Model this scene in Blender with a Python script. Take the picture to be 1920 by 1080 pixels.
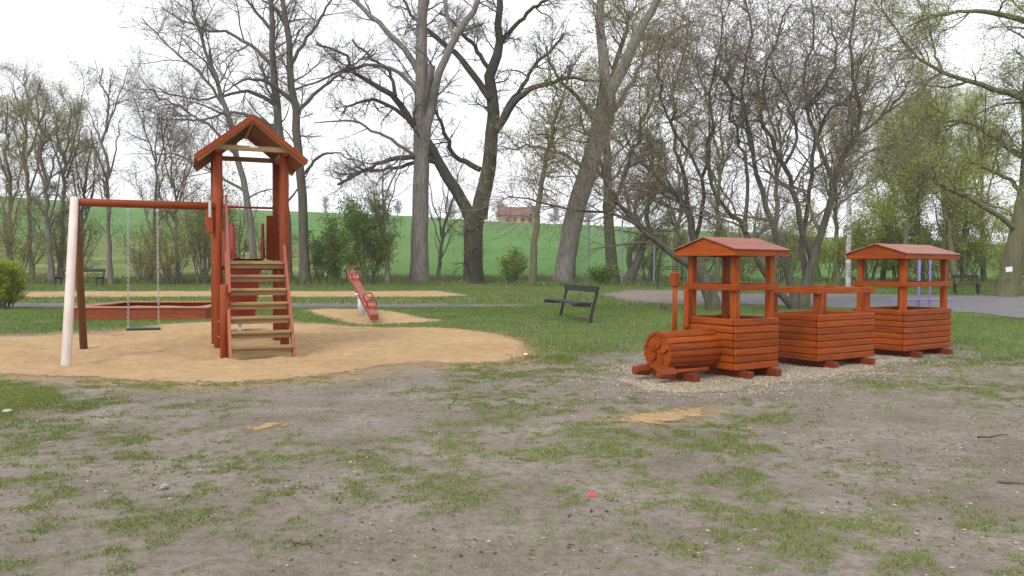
import bpy, bmesh, math, random
import numpy as np
from mathutils import Matrix, Vector

for o in list(bpy.data.objects): bpy.data.objects.remove(o)
scene = bpy.context.scene
col = scene.collection
R = math.radians
random.seed(5)

# ------------------------------------------------------------------ camera
CAM_H, FOC, PITCH, ROLL = 1.425, 1528.0, 0.0267, 0.0048
cd = bpy.data.cameras.new('camera'); cam = bpy.data.objects.new('camera', cd); col.objects.link(cam)
cd.sensor_width = 36.0; cd.lens = FOC / 1920 * 36; cd.clip_start = 0.1; cd.clip_end = 4000
cam.matrix_world = Matrix.Translation((0, 0, CAM_H)) @ Matrix.Rotation(math.pi/2 - PITCH, 4, 'X') @ Matrix.Rotation(ROLL, 4, 'Z')
scene.camera = cam

# ------------------------------------------------------------------ sky, sun, exposure (bright overcast spring day)
SUN_EL, SUN_AZ = 48, 215         # compass-like: azimuth the light comes from, measured from +Y clockwise
w = bpy.data.worlds.new('World'); scene.world = w; w.use_nodes = True
nt = w.node_tree; nt.nodes.clear()
sky = nt.nodes.new('ShaderNodeTexSky'); sky.sky_type = 'NISHITA'; sky.sun_disc = False
sky.sun_elevation = R(SUN_EL); sky.sun_rotation = R(SUN_AZ); sky.dust_density = 4; sky.air_density = 1.2
hs = nt.nodes.new('ShaderNodeHueSaturation'); hs.inputs['Saturation'].default_value = 0.25
mul = nt.nodes.new('ShaderNodeMixRGB'); mul.blend_type = 'MULTIPLY'; mul.inputs[0].default_value = 1; mul.inputs[2].default_value = (.10, .10, .10, 1)
tcw = nt.nodes.new('ShaderNodeTexCoord')
cn = nt.nodes.new('ShaderNodeTexNoise'); cn.inputs['Scale'].default_value = 1.6; cn.inputs['Detail'].default_value = 5; cn.inputs['Roughness'].default_value = .5
cr = nt.nodes.new('ShaderNodeValToRGB'); cr.color_ramp.elements[0].position = .3; cr.color_ramp.elements[1].position = .7
cr.color_ramp.elements[0].color = (.80, .825, .90, 1); cr.color_ramp.elements[1].color = (1.0, 1.0, 1.02, 1)
mixw = nt.nodes.new('ShaderNodeMixRGB'); mixw.inputs[0].default_value = .88
bg = nt.nodes.new('ShaderNodeBackground'); bg.inputs['Strength'].default_value = 1.0
ow = nt.nodes.new('ShaderNodeOutputWorld')
L = nt.links.new
L(sky.outputs[0], hs.inputs['Color']); L(hs.outputs[0], mul.inputs[1]); L(mul.outputs[0], mixw.inputs[1])
L(tcw.outputs['Generated'], cn.inputs['Vector']); L(cn.outputs['Fac'], cr.inputs[0]); L(cr.outputs[0], mixw.inputs[2])
L(mixw.outputs[0], bg.inputs['Color']); L(bg.outputs[0], ow.inputs['Surface'])
sd = bpy.data.lights.new('sun', 'SUN'); sd.energy = 1.3; sd.angle = R(18); sd.color = (1, .96, .9)
sun = bpy.data.objects.new('sun', sd); col.objects.link(sun)
sdir = Vector((math.sin(R(SUN_AZ))*math.cos(R(SUN_EL)), math.cos(R(SUN_AZ))*math.cos(R(SUN_EL)), math.sin(R(SUN_EL))))
sun.rotation_euler = sdir.to_track_quat('Z', 'Y').to_euler(); sun.location = (0, 0, 30)
vs = scene.view_settings; vs.view_transform = 'Standard'; vs.look = 'None'; vs.gamma = 1; vs.exposure = 0.65; vs.use_curve_mapping = False

# ------------------------------------------------------------------ numeric helpers
def fade(t): return t*t*(3-2*t)
_tab = np.random.RandomState(3).rand(256, 256)
def vnoise(x, y):
    xi = np.floor(x).astype(int); yi = np.floor(y).astype(int); fx = fade(x-xi); fy = fade(y-yi)
    g = lambda a, b: _tab[a % 256, b % 256]
    return (g(xi, yi)*(1-fx)+g(xi+1, yi)*fx)*(1-fy) + (g(xi, yi+1)*(1-fx)+g(xi+1, yi+1)*fx)*fy
def fbm(x, y, o=4):
    s = 0; a = .5; t = 0
    for i in range(o):
        s = s+a*vnoise(x*2**i+17*i, y*2**i+31*i); t += a; a *= .5
    return s/t
def sstep(a, b, x): return fade(np.clip((x-a)/(b-a), 0, 1))

def gz0(X, Y):
    X = np.asarray(X, float); Y = np.asarray(Y, float)
    s = np.clip(Y-13, 0, 39); z = .0118*s*sstep(0, 8, s)
    zc = np.clip(12.6-.045*X, 5, 26)
    k = np.clip((Y-52)/148, 0, 1.0)
    k2 = k*sstep(-.1, .12, k)
    z = z + (zc-.5)*k2 - np.clip(Y-200, 0, None)*.03
    return z
def gz(X, Y):
    X = np.asarray(X, float); Y = np.asarray(Y, float)
    z = gz0(X, Y)
    near = 1-sstep(20, 45, Y)
    z = z + near*((fbm(X*.9, Y*.9, 3)-.5)*.05 + (fbm(X*3.1+5, Y*3.1, 3)-.5)*.022)
    far = sstep(55, 80, Y)
    return z + far*(fbm(X*.03, Y*.03, 3)-.5)*1.2
def ray(x, y):
    dx, dy = x-960, y-540; c, s = math.cos(ROLL), math.sin(ROLL)
    X = dx*c+dy*s; Yv = -dx*s+dy*c
    r, u = X/FOC, -Yv/FOC; c, s = math.cos(PITCH), math.sin(PITCH)
    return r, c+u*s, -s+u*c
def P(x, y, Y):
    """point on the sight line of pixel (x, y) at ground distance Y"""
    r, f, u = ray(x, y); t = Y/f
    return np.array([r*t, Y, CAM_H+u*t])
def G(x, y, ymax=48):
    """where the sight line of pixel (x, y) meets the ground"""
    r, f, u = ray(x, y); lo = 2.0
    for Yt in np.arange(2.0, ymax, .1):
        t = Yt/f
        if CAM_H+u*t < gz0(r*t, Yt): return np.array([r*t, Yt, float(gz(r*t, Yt))])
    t = ymax/f
    return np.array([r*t, ymax, float(gz(r*t, ymax))])
def at(x, Y, y=530):
    p = P(x, y, Y); return np.array([p[0], Y, float(gz(p[0], Y))])
def poly_sd(X, Y, poly):
    """signed distance to polygon, positive inside"""
    poly = np.asarray(poly)[:, :2]; n = len(poly)
    d = np.full(X.shape, 1e9); ins = np.zeros(X.shape, bool)
    for i in range(n):
        a = poly[i]; b = poly[(i+1) % n]; e = b-a; wx = X-a[0]; wy = Y-a[1]
        t = np.clip((wx*e[0]+wy*e[1])/(e@e+1e-12), 0, 1)
        d = np.minimum(d, np.hypot(wx-t*e[0], wy-t*e[1]))
        c = ((a[1] > Y) != (b[1] > Y)) & (X < (b[0]-a[0])*(Y-a[1])/(b[1]-a[1]+1e-12)+a[0])
        ins ^= c
    return np.where(ins, d, -d)

def mesh_np(name, V, quads=None, tris=None, mat=None, smooth=False, colr=None, attrs=None):
    me = bpy.data.meshes.new(name); V = np.asarray(V, np.float32).reshape(-1, 3)
    q = np.zeros((0, 4), np.int32) if quads is None else np.asarray(quads, np.int32)
    t = np.zeros((0, 3), np.int32) if tris is None else np.asarray(tris, np.int32)
    me.vertices.add(len(V)); me.vertices.foreach_set('co', V.ravel())
    lo = np.concatenate([q.ravel(), t.ravel()]); me.loops.add(len(lo)); me.loops.foreach_set('vertex_index', lo)
    tot = np.concatenate([np.full(len(q), 4), np.full(len(t), 3)]).astype(np.int32)
    st = np.concatenate([[0], np.cumsum(tot)[:-1]]).astype(np.int32)
    me.polygons.add(len(tot)); me.polygons.foreach_set('loop_start', st)
    try: me.polygons.foreach_set('loop_total', tot)
    except Exception: pass
    if smooth: me.polygons.foreach_set('use_smooth', np.ones(len(tot), bool))
    me.update(calc_edges=True)
    if colr is not None:
        a = me.color_attributes.new('col', 'FLOAT_COLOR', 'POINT')
        c = np.ones((len(V), 4), np.float32); c[:, :3] = colr; a.data.foreach_set('color', c.ravel())
    for k, v in (attrs or {}).items():
        a = me.attributes.new(k, 'FLOAT', 'POINT'); a.data.foreach_set('value', np.asarray(v, np.float32).ravel())
    if mat: me.materials.append(mat)
    return me
def link(name, me, parent=None, loc=(0, 0, 0), rot=None, quat=None):
    o = bpy.data.objects.new(name, me); col.objects.link(o); o.location = loc
    if rot is not None: o.rotation_euler = rot
    if quat is not None: o.rotation_mode = 'QUATERNION'; o.rotation_quaternion = quat
    if parent is not None: o.parent = parent
    return o
def tag(o, label=None, cat=None, group=None, kind=None):
    if label: o['label'] = label
    if cat: o['category'] = cat
    if group: o['group'] = group
    if kind: o['kind'] = kind
    return o
def thing(name, label, cat, loc=(0, 0, 0), rz=0, group=None):
    o = bpy.data.objects.new(name, None); col.objects.link(o); o.location = loc; o.rotation_euler = (0, 0, rz)
    o.empty_display_size = .1
    return tag(o, label, cat, group)

# ------------------------------------------------------------------ materials
def newmat(name):
    m = bpy.data.materials.new(name); m.use_nodes = True; n = m.node_tree
    b = n.nodes['Principled BSDF']
    return m, n, b
def N(n, t, **k):
    x = n.nodes.new(t)
    for a, v in k.items(): setattr(x, a, v)
    return x
def ramp(n, fac, stops):
    r = N(n, 'ShaderNodeValToRGB'); e = r.color_ramp.elements
    while len(e) < len(stops): e.new(.5)
    for i, (p, c) in enumerate(stops): e[i].position = p; e[i].color = (*c, 1) if len(c) == 3 else c
    n.links.new(fac, r.inputs[0]); return r.outputs[0]
def noise(n, vec, scale, detail=4, rough=.55, dist=0):
    x = N(n, 'ShaderNodeTexNoise'); x.inputs['Scale'].default_value = scale; x.inputs['Detail'].default_value = detail
    x.inputs['Roughness'].default_value = rough; x.inputs['Distortion'].default_value = dist
    if vec is not None: n.links.new(vec, x.inputs['Vector'])
    return x.outputs['Fac']
def mapping(n, out, sc):
    m = N(n, 'ShaderNodeMapping'); m.inputs['Scale'].default_value = sc; n.links.new(out, m.inputs[0]); return m.outputs[0]
def mixc(n, fac, a, b, mode='MIX'):
    m = N(n, 'ShaderNodeMixRGB', blend_type=mode)
    for i, v in ((0, fac), (1, a), (2, b)):
        if isinstance(v, (int, float)): m.inputs[i].default_value = v
        elif isinstance(v, tuple): m.inputs[i].default_value = (*v, 1)
        else: n.links.new(v, m.inputs[i])
    return m.outputs[0]
def math_(n, op, a, b=0.0, clamp=False):
    m = N(n, 'ShaderNodeMath', operation=op); m.use_clamp = clamp
    for i, v in ((0, a), (1, b)):
        if isinstance(v, (int, float)): m.inputs[i].default_value = v
        else: n.links.new(v, m.inputs[i])
    return m.outputs[0]
def bump(n, b, h, strength, dist):
    x = N(n, 'ShaderNodeBump'); x.inputs['Strength'].default_value = strength; x.inputs['Distance'].default_value = dist
    n.links.new(h, x.inputs['Height']); n.links.new(x.outputs[0], b.inputs['Normal'])

def wood(name, dark, light, axis=0, rough=.45, var=.35, grain=.6, spec=.5, wear=None):
    m, n, b = newmat(name); tc = N(n, 'ShaderNodeTexCoord'); oi = N(n, 'ShaderNodeObjectInfo')
    add = N(n, 'ShaderNodeVectorMath', operation='ADD'); n.links.new(tc.outputs['Object'], add.inputs[0])
    sc = N(n, 'ShaderNodeVectorMath', operation='SCALE'); n.links.new(oi.outputs['Location'], sc.inputs[0]); sc.inputs['Scale'].default_value = 7.3
    n.links.new(sc.outputs[0], add.inputs[1])
    s = [38, 38, 38]; s[axis] = 2.2
    g = noise(n, mapping(n, add.outputs[0], tuple(s)), 1, 5, .6, .4)
    blot = noise(n, add.outputs[0], 2.3, 4, .6)
    c = ramp(n, g, [(.3, dark), (.68, light)])
    c = mixc(n, math_(n, 'MULTIPLY', blot, .55), c, tuple(x*.55 for x in dark), 'MIX')
    hv = N(n, 'ShaderNodeHueSaturation'); n.links.new(c, hv.inputs['Color'])
    v = math_(n, 'ADD', math_(n, 'MULTIPLY', oi.outputs['Random'], var), 1-var/2); n.links.new(v, hv.inputs['Value'])
    out = hv.outputs[0]
    if wear:
        wn = noise(n, add.outputs[0], 9, 6, .7)
        out = mixc(n, ramp(n, wn, [(.62, (0, 0, 0)), (.75, (1, 1, 1))]), out, wear)
    n.links.new(out, b.inputs['Base Color'])
    r = math_(n, 'ADD', math_(n, 'MULTIPLY', blot, .3), rough-.12); n.links.new(r, b.inputs['Roughness'])
    b.inputs['Specular IOR Level'].default_value = spec
    bump(n, b, g, grain, .004)
    return m
def plain(name, c, rough=.5, metal=0, var=.12, sc=14):
    m, n, b = newmat(name); tc = N(n, 'ShaderNodeTexCoord')
    f = noise(n, tc.outputs['Object'], sc, 4, .6)
    n.links.new(ramp(n, f, [(.3, tuple(x*(1-var) for x in c)), (.7, tuple(min(1, x*(1+var)) for x in c))]), b.inputs['Base Color'])
    b.inputs['Roughness'].default_value = rough; b.inputs['Metallic'].default_value = metal
    return m
def bark(name, dark, light, moss=None, mossamt=.5, vs=.16, scale=9, lich=None):
    m, n, b = newmat(name); tc = N(n, 'ShaderNodeTexCoord')
    f = noise(n, mapping(n, tc.outputs['Object'], (1, 1, vs)), scale, 6, .65, .6)
    big = noise(n, tc.outputs['Object'], .9, 4, .6)
    c = ramp(n, f, [(.32, dark), (.66, light)])
    if moss: c = mixc(n, ramp(n, big, [(.5-.3*mossamt, (0, 0, 0)), (.85-.3*mossamt, (.8, .8, .8))]), c, moss)
    if lich: c = mixc(n, ramp(n, noise(n, tc.outputs['Object'], 5, 5, .7), [(.58, (0, 0, 0)), (.7, (.7, .7, .7))]), c, lich)
    n.links.new(c, b.inputs['Base Color']); b.inputs['Roughness'].default_value = .9; b.inputs['Specular IOR Level'].default_value = .2
    bump(n, b, f, 1, .05)
    return m
def leafmat(name, trans=.35):
    m, n, b = newmat(name); a = N(n, 'ShaderNodeAttribute', attribute_name='col')
    n.links.new(a.outputs['Color'], b.inputs['Base Color']); b.inputs['Roughness'].default_value = .6; b.inputs['Specular IOR Level'].default_value = .25
    t = N(n, 'ShaderNodeBsdfTranslucent'); n.links.new(a.outputs['Color'], t.inputs['Color'])
    mx = N(n, 'ShaderNodeMixShader'); mx.inputs[0].default_value = trans
    n.links.new(b.outputs[0], mx.inputs[1]); n.links.new(t.outputs[0], mx.inputs[2])
    n.links.new(mx.outputs[0], n.nodes['Material Output'].inputs['Surface'])
    return m

TR_D, TR_L = (.23, .040, .0045), (.42, .092, .010)
M = dict(
    train_x=wood('train_stain_x', TR_D, TR_L, 0, .42, spec=.16),
    train_z=wood('train_stain_z', TR_D, TR_L, 2, .42, spec=.16),
    train_dk=wood('train_stain_dark', (.13, .022, .006), (.24, .045, .011), 0, .5, spec=.3),
    train_mid=wood('train_stain_mid', (.18, .032, .008), (.32, .065, .016), 0, .45, spec=.3),
    roofw=wood('roof_board_stain', (.25, .055, .03), (.40, .11, .06), 0, .33, wear=None, spec=.7),
    tow_x=wood('tower_stain_x', (.23, .042, .009), (.36, .075, .017), 0, .5, spec=.18),
    tow_z=wood('tower_stain_z', (.23, .042, .009), (.36, .075, .017), 2, .5, spec=.18),
    rail=wood('handrail_stain', (.32, .075, .035), (.42, .115, .055), 0, .55),
    raw_x=wood('raw_wood_x', (.26, .15, .055), (.45, .30, .13), 0, .65),
    pale=wood('pale_log', (.55, .46, .40), (.74, .66, .60), 2, .7, var=.1),
    brownlog=wood('brown_log', (.13, .045, .014), (.25, .09, .03), 2, .6),
    sbox=wood('sandbox_stain', (.20, .038, .012), (.33, .072, .024), 0, .5, spec=.3),
    sboxtop=wood('sandbox_top_stain', (.38, .13, .06), (.50, .20, .10), 0, .55),
    bench=wood('bench_grey_wood', (.022, .02, .019), (.06, .055, .05), 0, .7),
    seesaw=wood('seesaw_stain', (.30, .075, .04), (.40, .115, .065), 0, .5, spec=.3),
    slide=plain('slide_red_plastic', (.30, .010, .020), .3, 0, .08),
    redmetal=plain('red_metal', (.30, .02, .02), .4, 0, .1),
    galv=plain('galvanised', (.55, .56, .58), .4, .8, .15, 40),
    rubber=plain('black_rubber', (.015, .017, .022), .55, 0, .2),
    purple=plain('purple_paint', (.24, .17, .48), .4, 0, .1),
    iron=plain('dark_iron', (.02, .02, .02), .6, .3, .3),
    post=plain('fence_post_grey', (.18, .22, .22), .6, 0, .2),
    paper=plain('white_paper', (.8, .8, .8), .7, 0, .03),
    redcap=plain('red_plastic', (.65, .03, .02), .35, 0, .05),
    stone=plain('stone_grey', (.33, .31, .29), .9, 0, .35, 30),
    stick=plain('dry_stick', (.13, .085, .055), .9, 0, .4, 30),
    housewall=plain('house_wall', (.50, .30, .18), .9, 0, .1, 1),
    houseroof=plain('house_roof', (.16, .075, .05), .9, 0, .2, 2),
    glass=plain('window_dark', (.04, .045, .05), .15, 0, .1, 1),
    leaf=leafmat('leaf', .45), blade=leafmat('grass_blade', .3),
    bk_grey=bark('bark_grey', (.12, .107, .092), (.27, .245, .215), lich=(.28, .26, .22)),
    bk_oak=bark('bark_oak', (.035, .03, .025), (.10, .085, .07), moss=(.075, .07, .03), mossamt=.35),
    bk_moss=bark('bark_mossy', (.075, .068, .046), (.18, .165, .115), moss=(.16, .16, .065), mossamt=.65),
    bk_dark=bark('bark_dark', (.06, .054, .044), (.16, .145, .118), moss=(.085, .085, .045), mossamt=.5),
    bk_thin=bark('bark_thin', (.10, .088, .072), (.22, .195, .16)),
    bk_twig=bark('bark_twig', (.13, .115, .092), (.27, .24, .195)),
    bk_far_hazed=bark('bark_far_hazed', (.26, .25, .25), (.38, .37, .37)),  # distance haze put into the bark colour as pale grey
    bk_birch=bark('bark_birch', (.05, .05, .05), (.72, .70, .66), vs=2.2, scale=5),
)

# ------------------------------------------------------------------ small mesh helpers
_cache = {}
def boxmesh(dims, mat, ch=.004):
    key = (tuple(round(d, 4) for d in dims), mat.name, ch)
    if key in _cache: return _cache[key]
    bm = bmesh.new(); bmesh.ops.create_cube(bm, size=1)
    for v in bm.verts: v.co = Vector((v.co.x*dims[0], v.co.y*dims[1], v.co.z*dims[2]))
    if ch: bmesh.ops.bevel(bm, geom=list(bm.edges), offset=min(ch, min(dims)*.3), segments=1, affect='EDGES', profile=.5)
    me = bpy.data.meshes.new('piece'); bm.to_mesh(me); bm.free(); me.materials.append(mat)
    _cache[key] = me; return me
def box(name, dims, loc, parent, mat, rot=(0, 0, 0), ch=.004):
    return link(name, boxmesh(dims, M[mat], ch), parent, loc, rot)
def beam(name, p, q, wd, ht, parent, mat, ch=.004, up='Z'):
    p, q = Vector(p), Vector(q); d = q-p
    return link(name, boxmesh((d.length, wd, ht), M[mat], ch), parent, (p+q)/2, quat=d.to_track_quat('X', up))
def cylmesh(length, r1, r2, mat, sides=16, ch=.006):
    key = ('c', round(length, 4), round(r1, 4), round(r2, 4), mat.name, sides, ch)
    if key in _cache: return _cache[key]
    bm = bmesh.new(); prof = [(0, r1-ch), (ch, r1), (length-ch, r2), (length, r2-ch)]; rings = []
    for z, r in prof: rings.append([bm.verts.new((r*math.cos(2*math.pi*i/sides), r*math.sin(2*math.pi*i/sides), z)) for i in range(sides)])
    for a, b in zip(rings, rings[1:]):
        for i in range(sides):
            f = bm.faces.new((a[i], a[(i+1) % sides], b[(i+1) % sides], b[i])); f.smooth = sides > 8
    bm.faces.new(rings[0][::-1]); bm.faces.new(rings[-1])
    me = bpy.data.meshes.new('round'); bm.to_mesh(me); bm.free(); me.materials.append(mat)
    _cache[key] = me; return me
def cyl(name, p, q, r1, parent, mat, r2=None, sides=16, ch=.006):
    p, q = Vector(p), Vector(q); d = q-p
    return link(name, cylmesh(d.length, r1, r1 if r2 is None else r2, M[mat], sides, min(ch, r1*.3)), parent, p, quat=d.to_track_quat('Z', 'Y'))
def extrude_poly(name, pts2, thick, parent, mat, axis='y', loc=(0, 0, 0), rot=(0, 0, 0), ch=.003):
    """outline in local x-z, given thickness along y"""
    bm = bmesh.new(); vsx = [bm.verts.new((x, -thick/2, z)) for x, z in pts2]
    f = bm.faces.new(vsx); e = bmesh.ops.extrude_face_region(bm, geom=[f])
    for v in e['geom']:
        if isinstance(v, bmesh.types.BMVert): v.co.y += thick
    bmesh.ops.recalc_face_normals(bm, faces=bm.faces)
    if ch: bmesh.ops.bevel(bm, geom=list(bm.edges), offset=ch, segments=1, affect='EDGES')
    me = bpy.data.meshes.new(name); bm.to_mesh(me); bm.free(); me.materials.append(M[mat])
    return link(name, me, parent, loc, rot)
def tubes(pts, rad, sides, seed=0):
    """pts (B,n,3) rad (B,n) -> V, quads"""
    B, n, _ = pts.shape
    if B == 0: return np.zeros((0, 3)), np.zeros((0, 4), int)
    t = np.gradient(pts, axis=1); t /= np.linalg.norm(t, axis=2, keepdims=True)+1e-9
    ref = np.where(np.abs(t[:, :1, 2:3]) > .8, np.array([1., 0, 0]), np.array([0, 0, 1.]))
    a = np.cross(t, ref); a /= np.linalg.norm(a, axis=2, keepdims=True)+1e-9; b = np.cross(t, a)
    th = np.arange(sides)*2*math.pi/sides
    V = pts[:, :, None, :]+rad[:, :, None, None]*(a[:, :, None, :]*np.cos(th)[None, None, :, None]+b[:, :, None, :]*np.sin(th)[None, None, :, None])
    idx = np.arange(B*n*sides).reshape(B, n, sides)
    i0 = idx[:, :-1]; i1 = idx[:, 1:]
    q = np.stack([i0, np.roll(i0, -1, 2), np.roll(i1, -1, 2), i1], -1).reshape(-1, 4)
    return V.reshape(-1, 3), q
def tube_mesh(name, pl, r, sides, mat, closed=False):
    p = np.asarray(pl, float)[None]; rr = np.full(p.shape[:2], r) if np.isscalar(r) else np.asarray(r)[None]
    V, q = tubes(p, rr, sides); return mesh_np(name, V, q, None, M[mat], True)

# ------------------------------------------------------------------ ground zones
pg = lambda pts: np.array([G(*p) for p in pts])
SAND = pg([(-260, 640), (-60, 636), (0, 633), (64, 631), (117, 628), (194, 628), (236, 620), (305, 609), (389, 604), (470, 603), (560, 607), (663, 614), (732, 616), (791, 614), (860, 617), (913, 624), (951, 633), (979, 642), (988, 655), (976, 668), (950, 681), (880, 684), (800, 681), (725, 685), (650, 699), (560, 708), (500, 713), (350, 718), (250, 712), (90, 707), (0, 700), (-200, 697)])
SEESAND = pg([(570, 582), (620, 579), (700, 580), (742, 586), (790, 597), (838, 602), (780, 606), (700, 608), (655, 606), (608, 594)])
STRIP = pg([(28, 558.5), (50, 547), (300, 546.5), (600, 546.5), (820, 546), (852, 550), (882, 555), (820, 557.5), (500, 558), (200, 558)])
GRAVEL = pg([(1140, 714), (1185, 692), (1300, 682), (1460, 674), (1640, 662), (1775, 660), (1700, 677), (1640, 692), (1540, 708), (1480, 718), (1400, 726), (1300, 738), (1200, 732)])
SPOT = pg([(1160, 793), (1215, 780), (1270, 772), (1335, 765), (1318, 777), (1260, 788), (1210, 797)])
SPOT2 = pg([(485, 803), (500, 796), (525, 798), (522, 806), (495, 808)])
PATH = pg([(-300, 577), (-300, 569), (100, 569), (400, 569), (700, 571), (900, 572), (1000, 573), (1000, 575), (880, 577), (700, 577), (400, 577), (100, 577)])
COURT = pg([(1330, 553), (1500, 551), (1920, 556), (2500, 562), (2500, 640), (1920, 598), (1800, 587), (1640, 580), (1480, 575), (1360, 571), (1250, 566)])
EARTH = pg([(1120, 552), (1180, 544), (1330, 546), (1400, 556), (1360, 573), (1250, 572), (1180, 566)])
LAWN = pg([(-900, 632), (0, 632), (236, 620), (389, 606), (560, 608), (732, 617), (913, 626), (985, 645), (1000, 672), (1060, 682), (1130, 672), (1180, 655), (1230, 650), (1500, 640), (1780, 655), (1850, 668), (1920, 676), (2600, 730), (2600, 531), (-900, 531)])
TUFT = pg([(-120, 715), (0, 712), (60, 717), (150, 730), (200, 745), (190, 765), (120, 775), (60, 790), (0, 798), (-120, 800)])

def zones(X, Y):
    """grass density 0..1 and sand tint 0..1"""
    n1 = fbm(X*.55+3, Y*.55, 4); n2 = fbm(X*2.6, Y*2.6+9, 4); n3 = fbm(X*6+1, Y*6, 3)
    lawn = sstep(-.5, .7, poly_sd(X, Y, LAWN)+(n1-.5)*2.2+(n2-.5)*.8)
    tuft = sstep(-.25, .45, poly_sd(X, Y, TUFT)+(n2-.5)*1.1)
    a = (X*.80+Y*.6)*.30; b = (-X*.6+Y*.80)*1.15      # faint mower / tyre streaks running up to the right
    streak = fbm(a, b, 3)
    n4 = fbm(X*13+4, Y*13, 2)
    patch = .9*sstep(.47, .63, .14*n1+.22*n2+.34*n3+.30*n4+.16*(streak-.5)*sstep(-2, 3, X)+.024)
    patch = np.maximum(patch*(.5+.5*sstep(.35, .55, n1)), .22*sstep(.45, .75, n4))
    far = sstep(48, 56, Y)
    gr = np.clip(np.maximum.reduce([lawn*(.72+.5*(n2-.35)), tuft, patch*.85, far]), 0, 1)
    sandd = np.maximum.reduce([poly_sd(X, Y, s) for s in (SAND, SEESAND, STRIP, SPOT)])
    gr *= 1-sstep(-.12, .10, sandd+(n2-.5)*.5)
    hard = np.maximum.reduce([poly_sd(X, Y, s) for s in (PATH, COURT)])
    gr *= 1-sstep(-.15, .1, hard+(n2-.5)*.3)
    gr *= 1-.9*sstep(-.3, .5, poly_sd(X, Y, EARTH)+(n2-.5)*1.5)
    gr *= 1-.92*sstep(-.25, .25, poly_sd(X, Y, GRAVEL)+(n2-.5)*.8)
    sand = sstep(-1.2, .1, np.maximum(poly_sd(X, Y, SAND), poly_sd(X, Y, SPOT)*3-.25)+(n2-.5)*1.1)
    return gr, sand

def axis_lines(dense, step, lim, g=1.09):
    a, b = dense; c = list(np.arange(a, b+1e-6, step)); s = step; x = b
    while x < lim[1]: s *= g; x += s; c.append(x)
    s = step; x = a
    while x > lim[0]: s *= g; x -= s; c.insert(0, x)
    return np.array(c)
xs = axis_lines((-12, 12), .10, (-420, 420)); ys = axis_lines((2.8, 20), .10, (-40, 420), 1.05)
XX, YY = np.meshgrid(xs, ys); GR, SD = zones(XX, YY)
ZZ = gz(XX, YY)-.05*sstep(.25, .6, np.maximum(poly_sd(XX, YY, SAND), poly_sd(XX, YY, SEESAND)))
nx, ny = len(xs), len(ys); idx = np.arange(nx*ny).reshape(ny, nx)
gq = np.stack([idx[:-1, :-1], idx[:-1, 1:], idx[1:, 1:], idx[1:, :-1]], -1).reshape(-1, 4)
fieldm = sstep(-2, 3, YY-(53+3*fbm(XX*.05, YY*.05)))*(1-sstep(-8, 3, (-14-XX))*(1-sstep(92, 97, YY+6*fbm(XX*.04, YY*.04))))
MEADOW = sstep(50, 56, YY)*(1-fieldm)
m, n, b = newmat('ground_soil_grass'); tc = N(n, 'ShaderNodeTexCoord'); ob = tc.outputs['Object']
def attr(n, k): return N(n, 'ShaderNodeAttribute', attribute_name=k).outputs['Fac']
f1 = noise(n, ob, 1.1, 6, .6); f2 = noise(n, ob, 14, 6, .65); f3 = noise(n, ob, 70, 4, .7)
soil = ramp(n, f1, [(.30, (.165, .134, .108)), (.50, (.235, .198, .168)), (.70, (.315, .272, .235))])
soil = mixc(n, ramp(n, f2, [(.36, (.6, .6, .6)), (.58, (0, 0, 0))]), soil, (.12, .094, .074)); soil = mixc(n, ramp(n, f3, [(.56, (0, 0, 0)), (.70, (.7, .7, .7))]), soil, (.42, .375, .33)); soil = mixc(n, ramp(n, noise(n, ob, 45, 5, .75), [(.56, (0, 0, 0)), (.68, (.7, .7, .7))]), soil, (.10, .10, .04))
soil = mixc(n, math_(n, 'MULTIPLY', attr(n, 'sand'), ramp(n, f2, [(.3, (.25, .25, .25)), (.6, (1, 1, 1))])), soil, (.34, .225, .115))
grn = ramp(n, f2, [(.3, (.075, .10, .020)), (.7, (.14, .185, .04))])
gfac = math_(n, 'MULTIPLY', attr(n, 'grass'), ramp(n, noise(n, ob, 26, 5, .7), [(.32, (.35, .35, .35)), (.55, (1, 1, 1))]))
c = mixc(n, math_(n, 'MULTIPLY', gfac, .7), soil, grn)
fl = noise(n, ob, .05, 5, .6); fl2 = noise(n, mapping(n, ob, (1, .25, 1)), .9, 5, .7)
fieldc = ramp(n, math_(n, 'ADD', math_(n, 'MULTIPLY', fl, .5), math_(n, 'MULTIPLY', fl2, .5)), [(.36, (.055, .135, .024)), (.62, (.09, .195, .04))])
mead = ramp(n, noise(n, mapping(n, ob, (.5, 1.6, 1)), .22, 6, .65), [(.34, (.075, .11, .025)), (.55, (.14, .165, .045)), (.68, (.30, .265, .13))])
c = mixc(n, attr(n, 'meadow'), c, mead); c = mixc(n, attr(n, 'field'), c, fieldc)
n.links.new(c, b.inputs['Base Color']); b.inputs['Roughness'].default_value = .95; b.inputs['Specular IOR Level'].default_value = .15
bump(n, b, math_(n, 'ADD', f2, math_(n, 'MULTIPLY', f3, .4)), .9, .03)
me = mesh_np('ground', np.stack([XX, YY, ZZ], -1), gq, None, m, True, attrs=dict(grass=GR, sand=SD, field=fieldm, meadow=MEADOW))
tag(link('ground', me), kind='structure')

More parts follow.
